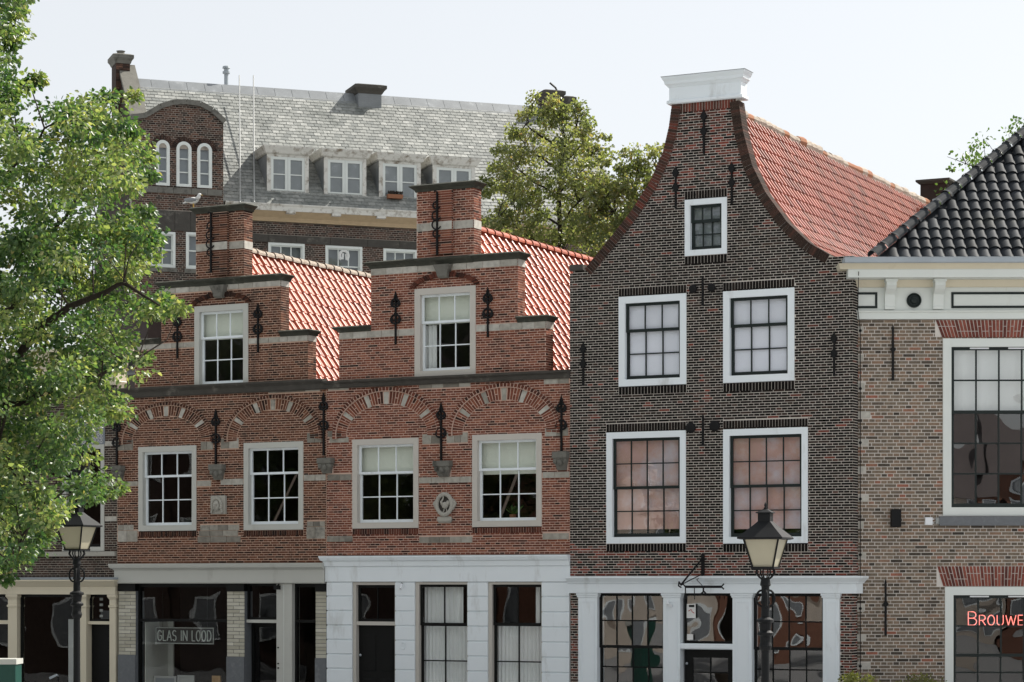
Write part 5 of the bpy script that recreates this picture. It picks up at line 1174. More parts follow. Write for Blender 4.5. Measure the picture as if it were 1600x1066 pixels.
    stones(B, P(224, 296)[0], P(347, 296)[0], P(280, 303)[1], P(280, 293.5)[1], 5, mat='stone_grime', proud=.05)
    stones(B, P(237, 340)[0], P(330, 340)[0], P(280, 361)[1], P(280, 330)[1], 3, mat='stone_dark', proud=.03)
    for rr in ((235, 361, 274, 363, 417, 419), (290.5, 362.5, 330, 364.5, 420, 422)):
        q = [P(rr[0], rr[1]), P(rr[2], rr[3]), P(rr[0], rr[4]), P(rr[2], rr[5])]; window(F, broot, B, (q[0][0], q[1][0], (q[2][1] + q[3][1]) / 2, (q[0][1] + q[1][1]) / 2), 'paint_ivory', 'paint_ivory', fw=.08, cols=2, top=1, bot=1, split=.5, gl='glass_grey', fill=greyf, sw=.04, bw=.035)
        MB().box(q[2][0] - .05, q[3][0] + .05, -.06, .05, (q[2][1] + q[3][1]) / 2 - .14, (q[2][1] + q[3][1]) / 2 - .002).build('sill', 'stone_grime', broot)
    B.tone = lambda u, z: random.random(); B.fill(0)
    for (x0, q0), (x1, q1) in zip(sh, sh[1:]):
        d = math.hypot(x1 - x0, q1 - q0); nx, nz = -(q1 - q0) / d, (x1 - x0) / d; MB().prism([(x0 - nx * .02, q0 - nz * .02), (x1 - nx * .02, q1 - nz * .02), (x1 + nx * .14, q1 + nz * .14), (x0 + nx * .14, q0 + nz * .14)], -.09, .36).build('coping_stone', 'stone_grime', broot)
    MB().prism([(a, z0b), (b, z0b), (b, sh[-1][1] - .05)] + [(x, z - .05) for x, z in reversed(sh[1:-1])] + [(a, sh[0][1] - .05)], .29, .28 + 2.2).build('bay_body', 'brick_dark_side', broot)
    # left gable parapet and chimneys
    g0 = ul - .45; mb = MB(); n = 8
    mb2 = [(-.45, ze + .35), (vr, zr + .4), (2 * vr + .45, ze + .35), (2 * vr + .45, .1), (-.45, .1)]
    MB().prism_x(mb2[::-1], g0, ul - .0).build('gable_wall', 'brick_dark_side', root)
    MB().prism_x([(-.5, ze + .36), (vr, zr + .41), (vr, zr + .56), (-.5, ze + .5)][::-1], g0 - .05, ul + .08).build('gable_coping', 'stone_grime', root)
    def stack(x0, x1, yt, v0, dep, yb, capmat='stone_grime', wallm='brick_brown', cap=.12):
        a, b = F.u(x0, v0), F.u(x1, v0); zt = F.z(x0, yt, v0); z0 = F.z(x0, yb, v0); mb = MB(); mb.box(a, b, v0, v0 + dep, z0, zt, .2); z = z0
        while z < zt - .05:
            k = int(z / .066) % 2; n = max(2, round((b - a) / (.12 if k else .235)))
            for i in range(n): mb.box(a + (b - a) * i / n + .006, a + (b - a) * (i + 1) / n - .006, v0 - .006, v0, z + .006, z + .06, random.random(), skip='b')
            z += .066
        ch = mb.build('chimney', wallm, root)
        MB().loft([(a - .02, b + .02, v0 - .03, v0 + dep + .02, zt - .12), (a - cap * .5, b + cap * .5, v0 - cap * .5, v0 + dep + cap * .5, zt - .02), (a - cap, b + cap, v0 - cap, v0 + dep + cap, zt + .06), (a - cap, b + cap, v0 - cap, v0 + dep + cap, zt + .17), (a - .0, b + .0, v0, v0 + dep, zt + .22)]).build('chimney_cap', capmat, ch); return ch, a, b, zt
    ch, a, b, zt = stack(181, 203, 93, vr - .3, .8, 190); MB().lathe((a + b) / 2, vr + .1, [(.13, zt + .2), (.13, zt + .36), (.16, zt + .38)], 12).build('chimney_pot', 'stone_grime', ch)
    stack(560, 596, 140, vr - .5, 1.0, 175, 'stone_dark', 'lead', .16)
    stack(853, 877, 149, vr - .4, .9, 235, 'stone_dark', 'brick_dark_side', .13); stack(884, 895, 159, vr + .8, .6, 235, 'stone_dark', 'brick_dark_side', .11)
    # flue pipe, aerial, poles on the slates
    fp = F.P(353.5, 128, vr + .2); z1 = F.z(353.5, 103, vr + .2); MB().lathe(fp[0], vr + .2, [(.075, fp[1] - .3), (.075, z1 - .28), (.13, z1 - .27), (.13, z1 - .2), (.085, z1 - .19), (.085, z1 - .1), (.14, z1 - .09), (.12, z1 - .02), (.02, z1)], 14).build('flue_pipe', 'zinc', root, smooth=False)
    q = F.P(872, 146, vr); MB().tube([(q[0], vr, q[1]), (q[0] - .1, vr, q[1] + .2), (q[0] - .32, vr, F.z(853, 129, vr))], .035, 6).build('aerial', 'iron', root)
    for x in (373, 395):
        p0 = F.P(x, 318, -.42); z1 = F.z(x, 119, 4.0); u1_ = F.P(x, 119, 4.0)[0]; MB().tube([(p0[0], -.62, p0[1]), (u1_, 3.9, z1)], [.026, .02], 8).build('roof_pole', 'plastic_grey', root)
    MB().tube([(ul + 4.2, -.3, ze + .5), (ul + 5.4, -.3 + .1, ze + .9)], .03, 6)
    # round paper on an upper pane
    t = empty('window_sticker'); v = .1; u_, z_ = F.P(537, 400, v); t.location = F.W(u_, v - .03, z_); t.rotation_euler = (0, 0, -F.th)
    mb = MB(); mb.tube([(.15 * math.cos(q), 0, .17 * math.sin(q)) for q in [R(-50 + 280 * k / 16) for k in range(17)]], .05, 6); mb.tube([(-.04, 0, .08), (-.05, 0, -.12)], .04, 6); mb.tube([(.06, 0, .06), (.08, 0, -.14)], .03, 6); mb.build('paper_ring', 'paper', t)
    tag(t, 'white ring shaped paper stuck on a window of the slate roofed building', 'sticker')
back()

# ------------------------------------------------------------------ house at the left edge behind the tree
h0 = F0.root('cream_cornice_house', 'dark house with cream cornice and shopfront at the left edge behind the tree', 'house')
def left_house():
    F, root = F0, h0; wd = W0; zc0, zc1 = F.z(150, 603), F.z(150, 545)
    W = Wall(F, root, 'brick_brown', 'mortar_grey', .054, .235, .3); W.tone = lambda u, z: random.random() * .5
    zb = F.z(150, 902); W.span(zb, zc0, (.01, wd - .01))
    cornice(F, root, 'cornice', 'paint_cream', .0, wd - .05, [(.05, zc0), (.08, zc0 + .08), (.06, zc0 + .1), (.06, zc0 + .42), (.12, zc0 + .45), (.16, zc0 + .58), (.30, zc0 + .62), (.30, zc0 + .78), (.42, zc1 - .06), (.42, zc1)], .35, 1, .6)
    MB().box(.0, wd - .05, -.3, 6.0, zc1 + .002, zc1 + .05).build('roof_deck', 'zinc', root)
    MB().face
    for x0, x1 in ((98, 163), (-40, 35)):
        r = F.rect(x0, 697, x1, 694, 862, 861); win = window(F, root, W, r, 'paint_grey_white', 'sash_black', fw=.10, cols=1, top=1, bot=1, split=.42, gl='glass', sw=.05)
        a, b = r[0] - .02, r[1] + .02; zt = r[3]; h_ = F.z(130, 650) - zt
        mb = MB(); n = 16; poly = [(a, zt + .003), (b, zt + .003)] + [((a + b) / 2 + (b - a) / 2 * math.cos(R(180 * k / n)), zt + .003 + h_ * (.45 + .55 * math.sin(R(180 * k / n)))) for k in range(n + 1)]
        tp = MB().prism(poly, -.012, .02).build('tympanum', 'lead_glass', root); W.hole(a, b, zt, zt + h_ * .7); mb = MB(); s_ = .085
        for i in range(int((b - a) / s_)):
            for j in range(int(h_ * .9 / s_)):
                cx, cz = a + (i + .5) * s_, zt + .02 + (j + .5) * s_
                mb.tube([(cx + .03 * math.cos(q), -.016, cz + .03 * math.sin(q)) for q in [R(60 * k) for k in range(6)]], .006, 4, closed=True)
        mb.build('lead_pattern', 'paper', tp)
    for y in (693, 756, 811): stones(W, F.u(164), wd - .02, F.z(174, y + 4), F.z(174, y - 4), 1, lo=.8, hi=1)
    MB().box(.1, wd - .02, -.10, .1, F.z(150, 869), F.z(150, 862)).build('sill_band', 'stone_carved', root)
    W.fill(0)
    z9 = F.z(150, 929); z8 = F.z(150, 906)
    cornice(F, root, 'zinc_flashing', 'zinc', .0, wd - .05, [(.26, z8 + .004), (.28, z8 + .05), (.02, zb - .002)], .3, 0, .5)
    cornice(F, root, 'fascia', 'paint_cream', .0, wd - .05, [(.10, z9), (.10, z9 + .18), (.14, z9 + .2), (.20, z8 - .08), (.26, z8 - .03), (.26, z8)], .3, 0, .5)
    for x0, x1 in ((15, 29), (123, 137), (173.5, 183)):
        u0, u1 = F.u(x0), F.u(x1); z = z9 - .003; MB().loft([(u0, u1, -.06, .2, .05), (u0, u1, -.06, .2, z - .30), (u0 - .02, u1 + .02, -.08, .2, z - .29), (u0 - .02, u1 + .02, -.08, .2, z - .25), (u0, u1, -.06, .2, z - .24), (u0, u1, -.06, .2, z - .12), (u0 - .04, u1 + .04, -.1, .2, z - .05), (u0 - .04, u1 + .04, -.1, .2, z)]).build('pilaster', 'paint_cream', root)
    a, b = F.u(30), F.u(122.5); mb = MB(); pr = bars(mb, a, b, .55, z9 - .004, .05, .1, .06, 1, 1, .03); sw_ = mb.build('shop_window', 'sash_black', root); panes(pr, .08, 'glass', sw_, .002); MB().box(a, b, .0, .2, .05, .55).build('stall_riser', 'plinth', sw_)
    MB().box(a + .5, a + .9, 1.2, 1.5, .6, 2.2).build('display_figure', 'curtain', sw_); MB().box(a + 1.0, b - .05, 1.8, 1.85, .6, 2.4).build('display_panel', 'interior_grey', sw_)
    a, b = F.u(137.5), F.u(173); zt = F.z(155, 973); MB().box(a, b, .0, .12, zt - .04, zt + .03).build('transom', 'paint_cream', root)
    MB().box(a, b, .14, .19, .05, zt - .042).build('door', 'sash_black', root); mb = MB(); pr = bars(mb, a, b, zt + .032, z9 - .004, .06, .1, .05, 1, 1, .02); fl = mb.build('fanlight', 'sash_black', root); panes(pr, .08, 'glass', fl, .002)
    for k in range(4): MB().box(a + .25, a + .34, .11, .12, zt + .12 + k * .13, zt + .18 + k * .13).build('grille_slat', 'plastic_grey', fl)
    a, b = .02, F.u(14.5); mb = MB(); pr = bars(mb, a, b, .55, z9 - .004, .05, .1, .06, 2, 1, .03); sw_ = mb.build('shop_window', 'sash_black', root); panes(pr, .08, 'glass', sw_, .002)
    mb = MB(); zt2 = F.z(10, 972); MB().box(a, b, .0, .12, zt2 - .05, zt2 + .04).build('transom', 'paint_cream', root)
    shell(root, wd, 6.0, zc0 - .02, .32); floors(root, wd, 6.0, (zb - .3,))
left_house()

# ------------------------------------------------------------------ street lamps
def street_lamp(px, D, yeave, ytop, label, rz=-20.7, s=1.0):
    ze = EYE + (HZ - yeave) * D / FPX; t = empty('street_lamp', ((px - 800) / FPX * D, D, 0), R(rz)); k = .34 * s
    # lantern
    g0, g1 = ze - .40 * s, ze - .01; b0, b1 = .145 * s, .245 * s
    mb = MB()
    for sx, sy in ((-1, -1), (1, -1), (1, 1), (-1, 1)): mb.tube([(sx * b0, sy * b0, g0), (sx * b1, sy * b1, g1)], .013 * s, 6)
    mb.loft([(-b0 - .015, b0 + .015, -b0 - .015, b0 + .015, g0 - .03 * s), (-b0 - .02, b0 + .02, -b0 - .02, b0 + .02, g0)]); mb.build('lantern_frame', 'lamp_iron', t)
    for r in range(4):
        mb = MB(); i = .008; mb.face([(-b0, -b0 + i, g0), (b0, -b0 + i, g0), (b1, -b1 + i, g1), (-b1, -b1 + i, g1)]); mb.face([(-b1, -b1 + i + .008, g1), (b1, -b1 + i + .008, g1), (b0, -b0 + i + .008, g0), (-b0, -b0 + i + .008, g0)]); mb.build('lantern_pane', 'lantern_glass', t).rotation_euler = (0, 0, r * math.pi / 2)
    e = .315 * s; MB().loft([(-e * .86, e * .86, -e * .86, e * .86, ze - .03 * s), (-e, e, -e, e, ze - .02 * s), (-e, e, -e, e, ze), (-e * .55, e * .55, -e * .55, e * .55, ze + .13 * s), (-.085 * s, .085 * s, -.085 * s, .085 * s, ze + .22 * s), (-.085 * s, .085 * s, -.085 * s, .085 * s, ze + .33 * s)]).build('lantern_roof', 'lamp_iron', t)
    z = ze + .33 * s; MB().loft([(-.11 * s, .11 * s, -.11 * s, .11 * s, z + .001), (-.11 * s, .11 * s, -.11 * s, .11 * s, z + .012), (-.02 * s, .02 * s, -.02 * s, .02 * s, z + .06 * s)]).build('chimney_cap', 'lamp_iron', t)
    z += .05 * s; MB().lathe(0, 0, [(.012, z), (.028, z + .02), (.012, z + .035), (.02, z + .06), (.002, z + .11)], 10).build('finial', 'lamp_iron', t, smooth=True)
    mb = MB()
    for q in range(8):
        a = q * math.pi / 4; c, d = math.cos(a), math.sin(a); mb.tube([(c * .12, d * .12, g0 - .03), (c * .135, d * .135, g0 - .08), (c * .09, d * .09, g0 - .14), (c * .05, d * .05, g0 - .17)], .011, 6)
    mb.build('basket', 'lamp_iron', t); zb = g0 - .15
    mb = MB(); prof = [(.13, .0), (.14, .25), (.11, .3), (.10, .75), (.12, .8), (.075, .86), (.06, .95), (.055, zb - 1.0), (.075, zb - .98), (.09, zb - .93), (.075, zb - .88), (.075, zb - .80), (.11, zb - .78), (.11, zb - .75), (.075, zb - .72), (.085, zb - .62), (.12, zb - .60), (.115, zb - .57), (.06, zb - .54), (.055, zb - .36), (.07, zb - .34), (.055, zb - .30), (.055, zb - .12), (.075, zb - .1), (.06, zb - .02), (.07, zb)]
    mb.lathe(0, 0, prof, 18); mb.build('post', 'lamp_iron', t, smooth=False)
    mb = MB()
    for q in range(4):
        a = q * math.pi / 2 + .4; c, d = math.cos(a), math.sin(a); mb.tube([(c * (.05 + .075 * math.sin(w_)), d * (.05 + .075 * math.sin(w_)), zb - .28 + .11 * math.cos(w_)) for w_ in [k_ * math.pi * 1.3 / 10 for k_ in range(11)]], .016, 6)
    mb.build('scroll', 'lamp_iron', t)
    return tag(t, label, 'street lamp', 'street lamps along the quay')
street_lamp(1196, 33.0, 840, 790, 'black lantern street lamp in front of the white shopfront of the dark house')
street_lamp(120, 40.0, 821, 784, 'black lantern street lamp half hidden by the leaves at the left', s=.98)

# ------------------------------------------------------------------ trees
def leaf_mesh(c, d, L, wid, tone, mat, name):
    N = len(c); d = d / np.linalg.norm(d, axis=1, keepdims=True); r = np.random.normal(size=(N, 3)); s = np.cross(d, r); s /= np.linalg.norm(s, axis=1, keepdims=True); n = np.cross(s, d); L = L[:, None]; w_ = L * wid
    V = np.stack([c, c + d * L * .32 + s * w_ * .5 + n * L * .10, c + d * L * .72 + s * w_ * .36 + n * L * .07, c + d * L, c + d * L * .72 - s * w_ * .36 + n * L * .07, c + d * L * .32 - s * w_ * .5 + n * L * .10], 1).reshape(-1, 3)
    me = bpy.data.meshes.new(name); me.vertices.add(N * 6); me.vertices.foreach_set('co', V.astype(np.float32).ravel())
    i0 = (np.arange(N) * 6)[:, None]; q = np.concatenate([i0 + np.array([[0, 1, 2, 3]]), i0 + np.array([[0, 3, 4, 5]])], 1).reshape(-1)
    me.loops.add(N * 8); me.loops.foreach_set('vertex_index', q.astype(np.int32)); me.polygons.add(N * 2); me.polygons.foreach_set('loop_start', np.arange(0, N * 8, 4, dtype=np.int32))
    me.update(calc_edges=True); a = me.attributes.new('tone', 'FLOAT', 'FACE'); a.data.foreach_set('value', np.repeat(tone, 2).astype(np.float32)); me.materials.append(M[mat]); return me
def tree(name, label, basep, clusters, radii, per, leafL, mat, trunk_r, trunk_top, limbs, droop=.5, group=None, wid=.62, flat=.6, twig=.012):
    """clusters: world centres of leafy sprays; limbs: list of polylines (world)"""
    base = np.array(basep); t = empty(name, basep); C = np.array(clusters) - base; N = len(C)
    pts = np.repeat(C, per, 0); g = np.random.normal(size=pts.shape); g /= np.linalg.norm(g, axis=1, keepdims=True); rad = np.repeat(np.array(radii), per)[:, None] * np.random.random((len(pts), 1)) ** .5
    off = g * rad * np.array([1, 1, flat]); pts = pts + off
    d = off / (np.linalg.norm(off, axis=1, keepdims=True) + 1e-6) + np.random.normal(size=pts.shape) * .6 + np.array([0, 0, -droop]); L = leafL * np.random.uniform(.65, 1.25, len(pts))
    ct = np.repeat(np.random.uniform(.15, .75, N), per); tone = np.clip(ct + np.random.normal(0, .17, len(pts)), 0, .94); tone[np.random.random(len(pts)) < .008] = 1
    link('crown', leaf_mesh(pts, d, L, wid, tone, mat, 'crown'), t, 'stuff')
    mb = MB(); mb.tube([(0, 0, 0), (0, 0, .4), (.02, 0, trunk_top * .5), (.0, .02, trunk_top)], [trunk_r * 1.5, trunk_r * 1.1, trunk_r * .9, trunk_r * .6], 12); mb.build('trunk', 'bark', t, smooth=True)
    nodes = [np.array([0, 0, trunk_top * f]) for f in (.5, .75, 1.0)]
    for pl, r0 in limbs:
        pl = [np.array(p) - base for p in pl]; m = len(pl); mb = MB(); fine = []
        for a, b in zip(pl, pl[1:]):
            for k in range(4): fine.append(a + (b - a) * k / 4 + np.random.normal(0, .035, 3))
        fine.append(pl[-1]); mb.tube(fine, [r0 * (1 - .85 * k / (len(fine) - 1)) for k in range(len(fine))], 8); mb.build('limb', 'bark', t, smooth=True); nodes += fine[3:]
    nd = np.array(nodes); mb = MB()
    for c in C[::2]:
        q = nd[np.argmin(np.linalg.norm(nd - c + np.array([0, 0, .5]), axis=1))]; 
        if np.linalg.norm(q - c) > 1.3: continue
        mid = (q + c) / 2 + np.random.normal(0, .08, 3) + np.array([0, 0, .1]); mb.tube([q, mid, c], [twig * 2, twig * 1.3, twig * .5], 4)
    mb.build('twigs', 'bark', t, kind='stuff')
    return tag(t, label, 'tree', group)
def inpoly(x, y, P):
    c = False; j = len(P) - 1
    for i in range(len(P)):
        if (P[i][1] > y) != (P[j][1] > y) and x < (P[j][0] - P[i][0]) * (y - P[i][1]) / (P[j][1] - P[i][1]) + P[i][0]: c = not c
        j = i
    return c
def w3(px, py, D): return ((px - 800) / FPX * D, D, EYE + (HZ - py) * D / FPX)
def big_tree():
    P = [(-460, -260), (-60, -300), (10, -120), (30, 0), (30, 60), (16, 110), (36, 165), (80, 165), (120, 150), (168, 150), (195, 190), (222, 232), (236, 272), (222, 335), (236, 362), (232, 408), (200, 440), (250, 470), (282, 482), (236, 505), (196, 515), (224, 556), (200, 592), (160, 612), (182, 642), (150, 672), (128, 705), (168, 768), (140, 785), (96, 800), (78, 830), (46, 866), (16, 884), (2, 915), (-90, 880), (-300, 760), (-480, 500)]
    gaps = [(112, 330, 26), (82, 385, 18), (140, 425, 20), (52, 300, 14), (20, 260, 16), (70, 210, 16), (165, 335, 12), (60, 590, 16), (100, 660, 22), (125, 690, 14), (150, 560, 12)]
    cl, ra = [], []; D0 = 36.0
    random.seed(11)
    while len(cl) < 1000:
        x, y = random.uniform(-480, 290), random.uniform(-300, 920)
        if not inpoly(x, y, P): continue
        if any(math.hypot(x - a, y - b) < r and random.random() < .9 for a, b, r in gaps): continue
        if x < -60 and random.random() < .45: continue
        dz = 3.4 * math.sqrt(max(.05, 1 - ((x + 160) / 460) ** 2)); D = D0 + random.uniform(-dz, dz)
        cl.append(w3(x, y, D)); ra.append(random.uniform(.20, .42))
    k = 0
    while k < 110:      # the fuller, lower half of the crown
        x, y = random.uniform(-300, 260), random.uniform(330, 880)
        if inpoly(x + 12, y, P) and inpoly(x - 12, y + 8, P): cl.append(w3(x, y, D0 + random.uniform(-2.2, 2.6))); ra.append(random.uniform(.2, .42)); k += 1
    tips = [(210, 150), (170, 150), (225, 245), (232, 275), (230, 330), (238, 372), (282, 482), (262, 478), (240, 488), (225, 558), (180, 645), (168, 768), (185, 762), (150, 775), (60, 122), (48, 130), (28, 20), (20, 70), (10, 905), (12, 880), (40, 860), (70, 832), (205, 205)]
    for x, y in tips: cl.append(w3(x, y, D0 + random.uniform(-1, 1))); ra.append(.15)
    base = w3(-170, 912, D0); base = (base[0], base[1], 0.0); tk = lambda z, dx=0: (base[0] + dx, base[1], z)
    limbs = [([tk(3.6), w3(-40, 620, 35.5), w3(75, 505, 35), w3(150, 462, 34.8), w3(192, 440, 34.6), w3(250, 478, 34.4)], .085), ([tk(4.2), w3(-40, 470, 36.5), w3(60, 440, 36.5), w3(70, 380, 36.8), w3(110, 330, 36.8), w3(160, 210, 36.5)], .08), ([tk(3.2), w3(-60, 660, 36), w3(40, 622, 35.4), w3(130, 590, 35), w3(215, 560, 34.6)], .08),
             ([tk(5), w3(-60, 380, 36), w3(20, 250, 36), w3(90, 190, 35.5)], .07), ([tk(6), w3(-100, 250, 36.4), w3(-20, 80, 36.2), w3(22, 10, 36)], .07), ([tk(2.8), w3(-60, 760, 36.6), w3(40, 720, 36.6), w3(130, 760, 36.4), w3(180, 765, 36.2)], .06), ([tk(4.5), w3(30, 460, 37.6), w3(120, 420, 38), w3(200, 380, 38.2)], .08), ([tk(3.4), w3(0, 700, 34.4), w3(60, 800, 34), w3(20, 880, 34)], .06),
             ([tk(6), tk(9, -.3), w3(-200, -100, 36)], .15), ([tk(4), tk(6.5, -2), tk(8, -3.2)], .12), ([tk(3.6), (base[0] - .6, base[1] + 2, 6), (base[0] - .5, base[1] + 3, 8)], .1), ([tk(3.6), (base[0] - .6, base[1] - 2, 6), (base[0] - .5, base[1] - 3, 8)], .1)]
    return tree('broadleaf_tree', 'large leafy green tree filling the left edge of the picture', base, cl, ra, 120, .082, 'leaf_elm', .24, 8.0, limbs, .55, twig=.007)
bt = big_tree()
def grow(D, cx, prof, n, spread=1.0):
    """clusters for a round crown: prof = [(row, half width px)...]"""
    cl, ra = [], []
    while len(cl) < n:
        y = random.uniform(prof[0][0], prof[-1][0]); h = None
        for (y0, a), (y1, b) in zip(prof, prof[1:]):
            if y0 <= y <= y1: h = a + (b - a) * (y - y0) / (y1 - y0)
        if random.random() > h / max(p[1] for p in prof): continue
        a = random.uniform(0, 6.283); r = h * math.sqrt(random.random()) * spread; X = cx + r * math.cos(a); dD = r * math.sin(a) / FPX * D
        if random.random() < .22: a = random.uniform(0, 6.283); r = h * random.uniform(.95, 1.18); cl.append(w3(cx + r * math.cos(a), y - random.uniform(0, 14), D + r * math.sin(a) / FPX * D)); ra.append(random.uniform(.10, .2)); continue
        cl.append(w3(X, y, D + dD)); ra.append(random.uniform(.16, .40))
    return cl, ra
cl, ra = grow(68, 866, [(152, 6), (175, 22), (200, 62), (250, 92), (300, 108), (350, 118), (440, 122), (520, 90)], 400)
b = w3(876, 912, 68); b = (b[0], b[1], 0)
lm = [([(b[0], b[1], 7), w3(873, 300, 68), w3(884, 220, 68), w3(872, 158, 68)], .09)] + [([w3(874, y, 68), w3(866 + sg * 45, y - 35, 68 + dd), w3(866 + sg * ex * .85, y - 58, 68 + 2 * dd)], .035) for y, sg, ex, dd in ((400, -1, 105, -.8), (390, 1, 100, .6), (350, -1, 95, .7), (345, 1, 95, -.7), (310, -1, 80, -.5), (300, 1, 75, .4), (265, -1, 62, .3), (260, 1, 60, -.4), (230, -1, 40, 0), (230, 1, 45, .2))]
for pl, _ in lm:
    for q_ in range(4): cl.append(tuple(np.array(pl[-1]) + np.random.normal(0, .16, 3))); ra.append(.22)
tree('birch_tree', 'tall loose crowned tree rising between the two stepped gables and the dark gable', b, cl, ra, 62, .095, 'leaf_birch', .10, 10.0, lm, .5, 'trees behind the houses', .7, .75, .007)
cl, ra = grow(66, 992, [(228, 8), (250, 38), (300, 68), (350, 84), (440, 88)], 250)
b = w3(990, 912, 66); b = (b[0], b[1], 0); lm = [([(b[0], b[1], 7), w3(990, 330, 66), w3(1000, 250, 66)], .06), ([w3(990, 380, 66), w3(950, 320, 66), w3(935, 290, 66)], .03), ([w3(990, 360, 66), w3(1025, 290, 66), w3(1022, 235, 66)], .03)]
for pl, _ in lm:
    for q_ in range(4): cl.append(tuple(np.array(pl[-1]) + np.random.normal(0, .16, 3))); ra.append(.22)
tree('birch_tree', 'lower yellowish tree tucked against the left curve of the dark neck gable', b, cl, ra, 62, .095, 'leaf_birch', .09, 9.0, lm, .5, 'trees behind the houses', .7, .75, .007)
cl, ra = grow(62, 1590, [(190, 4), (215, 50), (250, 110), (300, 125), (420, 130)], 120)
b = w3(1600, 912, 62); b = (b[0], b[1], 0); lm = [([(b[0], b[1], 8), w3(1600, 300, 62), w3(1602, 205, 62)], .07), ([w3(1600, 340, 62), w3(1540, 270, 62), w3(1480, 245, 62)], .03), ([w3(1600, 300, 62), w3(1560, 240, 62), w3(1540, 220, 62)], .02)]
tree('garden_tree', 'sparse bright green tree showing above the black tiled hip roof', b, cl, ra, 26, .095, 'leaf_bright', .10, 10.0, lm, .3, 'trees behind the houses', .7, .75, .007)

# ------------------------------------------------------------------ small things
def gull():
    F = F1; u = F.u(299, .1); zt = F.z(345, 331) + .17; t = empty('gull', F.W(u, .16, zt), R(-10))
    mb = MB(); mb.ball((0, 0, .17), (.13, .065, .075), 14, 10); mb.ball((-.02, 0, .165), (.15, .05, .055), 12, 8); mb.tube([(.09, 0, .19), (.13, 0, .25), (.15, 0, .29)], [.05, .04, .036], 10); mb.ball((.155, 0, .295), (.043, .036, .036), 12, 8); mb.tube([(-.12, 0, .15), (-.24, 0, .115)], [.035, .012], 8); mb.build('body', 'gull_white', t, smooth=True)
    for sg in (-1, 1): MB().ball((-.05, sg * .055, .18), (.15, .018, .05), 12, 8).build('wing', 'gull_grey', t, smooth=True); MB().tube([(.01, sg * .025, .11), (.015, sg * .025, .0), (.045, sg * .025, .002)], .006, 6).build('leg', 'gull_beak', t)
    MB().tube([(.19, 0, .292), (.235, 0, .284)], [.012, .004], 6).build('beak', 'gull_beak', t); tag(t, 'grey and white gull standing on the left stepped gable stack', 'bird')
gull()
def bush(px0, px1, ytop, D, label, n):
    x0, x1 = (px0 - 800) / FPX * D, (px1 - 800) / FPX * D; zt = EYE + (HZ - ytop) * D / FPX; cl, ra = [], []
    for k in range(n): a = random.random(); x = x0 + (x1 - x0) * a; cl.append((x, D + random.uniform(-.25, .25), random.uniform(.15, zt * (.78 + .22 * math.sin(math.pi * a) ** .5)))); ra.append(random.uniform(.12, .2))
    b = ((x0 + x1) / 2, D, 0); t = tree('bush', label, b, cl, ra, 70, .05, 'leaf_box', .02, .5, [([(b[0], D, .1), ((x0 + b[0]) / 2, D, zt * .7)], .015), ([(b[0], D, .1), ((x1 + b[0]) / 2, D, zt * .7)], .015)], .0, 'yellow green bushes by the grey brick wall', .6, .8, .004); t['category'] = 'bush'
bush(1310, 1372, 1057, 45.6, 'wider yellow green bush at the bottom edge against the white shopfront corner', 60)
bush(1405, 1478, 1059, 45.8, 'yellow green bush at the bottom edge below the flat red arch', 50)
def cabinet():
    D = 40.0; x0, x1 = (-40 - 800) / FPX * D, (26 - 800) / FPX * D; zt = EYE + (HZ - 1030) * D / FPX; t = empty('street_cabinet', (x1, D, 0)); w_ = x1 - x0
    MB().loft([(-w_, -.02, 0, .5, 0), (-w_, -.02, 0, .5, zt - .09)]).build('body', 'green_paint', t); MB().loft([(-w_ - .02, .0, -.03, .53, zt - .088), (-w_ - .02, .0, -.03, .53, zt)]).build('lid', 'paint_grey_white', t); MB().box(-w_ * .5, -w_ * .5 + .02, -.004, .0, .1, zt - .15).build('door_gap', 'iron', t); MB().box(-.16, -.06, -.006, .0, zt - .5, zt - .2).build('door_panel', 'green_paint', t)
    tag(t, 'green cabinet with pale lid in the bottom left corner', 'cabinet')
cabinet()
def bicycle():
    D = 51.0; t = empty('bicycle', ((66 - 800) / FPX * D, D, 0), R(12)); ring = lambda cx, r: [(cx + r * math.cos(q), 0, .34 + r * math.sin(q)) for q in [k * 2 * math.pi / 28 for k in range(28)]]
    for cx in (-.52, .52):
        wh = MB().tube(ring(cx, .33), .018, 8, closed=True).build('wheel', 'iron', t); mb = MB()
        for k in range(12): q = k * math.pi / 6; mb.tube([(cx, 0, .34), (cx + .32 * math.cos(q), 0, .34 + .32 * math.sin(q))], .003, 4)
        mb.build('spokes', 'zinc', wh)
    mb = MB(); mb.tube([(-.52, 0, .34), (-.1, 0, .30), (.36, 0, .85)], .018, 8); mb.tube([(-.1, 0, .3), (-.22, 0, .9)], .018, 8); mb.tube([(-.52, 0, .34), (-.2, 0, .78), (.37, 0, .80)], .014, 8); mb.tube([(.52, 0, .34), (.36, 0, .85), (.32, 0, 1.08)], .016, 8); mb.build('frame', 'iron', t)
    mb = MB(); mb.tube([(.15, -.28, 1.05), (.30, -.2, 1.12), (.33, 0, 1.10), (.30, .2, 1.12), (.15, .28, 1.05)], .014, 8); mb.build('handlebar', 'zinc', t); MB().loft([(-.38, -.08, -.03, .03, .9), (-.4, -.06, -.07, .07, .96), (-.38, -.1, -.06, .06, .98)]).build('saddle', 'iron', t)
    tag(t, 'bicycle by the left shopfront, only its handlebar showing', 'bicycle')
bicycle()

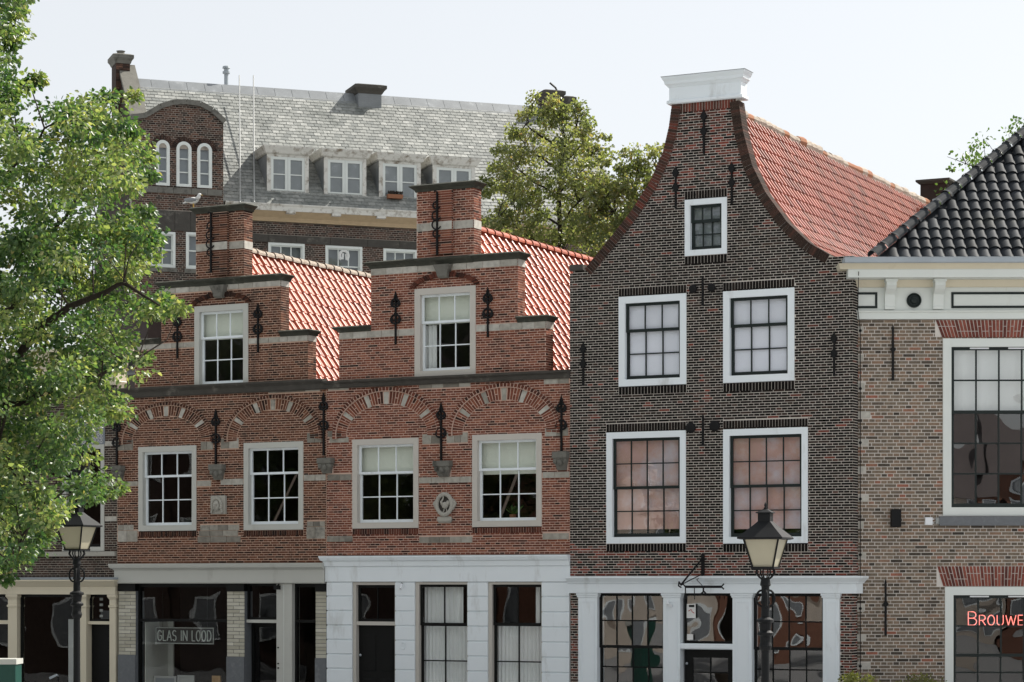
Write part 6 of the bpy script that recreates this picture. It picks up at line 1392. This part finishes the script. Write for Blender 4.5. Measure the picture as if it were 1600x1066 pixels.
# ------------------------------------------------------------------ the far side of the street, seen mirrored in the panes
def opposite(x, y, rz, w_, zt, zr, mat, label, nx=3):
    t = empty('row_house', (x, y, 0), R(rz)); MB().box(-w_ / 2, w_ / 2, 0, 7, .01, zt).build('wall', mat, t)
    MB().prism_x([(-.3, zt + .01), (7.3, zt + .01), (3.5, zr)][::-1], -w_ / 2, w_ / 2).build('roof', 'roof_opposite', t)
    for s_ in range(3):
        for k in range(nx):
            cx = -w_ / 2 + w_ * (k + .5) / nx; z0 = .9 + s_ * (zt - .5) / 3
            if z0 + 1.6 > zt: continue
            f = MB().box(cx - .55, cx + .55, -.06, .0, z0, z0 + 1.7).build('window', 'paint_white', t); MB().box(cx - .45, cx + .45, -.075, -.061, z0 + .1, z0 + 1.6).build('pane', 'interior_grey', f)
    tag(t, label, 'house', 'houses across the street'); return t
L0 = ['leftmost', 'second', 'third', 'fourth', 'fifth', 'sixth', 'seventh']
for k, (x, w_, zt, zr, mat) in enumerate(((-9, 6, 7.5, 10.5, 'wall_opposite'), (-2.6, 6.5, 8.6, 11.5, 'wall_opposite_pale'), (4.0, 6.5, 7.2, 10.2, 'wall_opposite'), (10.4, 6, 8.0, 11.2, 'wall_opposite'), (16.6, 6, 6.8, 10.4, 'wall_opposite_pale'), (22.8, 6, 7.6, 11.0, 'wall_opposite'), (29.0, 6, 6.6, 10.2, 'wall_opposite_pale'))):
    opposite(x, -13, 180, w_, zt, zr, mat, '%s brick house across the street, only mirrored in the window panes' % L0[k])
for k, (y, w_, zt, zr, mat) in enumerate(((2, 7, 8.5, 12, 'wall_opposite_pale'), (9.2, 7, 9.5, 12.5, 'wall_opposite'), (16.4, 7, 8, 11.2, 'wall_opposite_pale'), (23.6, 7, 9.6, 12.6, 'wall_opposite'), (30.8, 7, 8.4, 12, 'wall_opposite_dark'), (38, 7, 9.4, 12.4, 'wall_opposite_dark'), (45.2, 7, 9.0, 12.4, 'wall_opposite_dark'))):
    opposite(-36, y, 90, w_, zt, zr, mat, '%s house down the side street, only mirrored in the window panes' % L0[k])
for k, (x, y, rz) in enumerate(((-23, 43, 40), (-24, 36.5, 160))):
    o = bt.copy(); COL.objects.link(o); o.location = (x, y, 0); o.rotation_euler = (0, 0, R(rz)); o['label'] = 'leafy street tree mirrored in the panes of the %s stepped gable house' % ('bright red', 'rust red')[k]
    o['group'] = 'trees along the street'
    for ch in bt.children: c = ch.copy(); COL.objects.link(c); c.parent = o
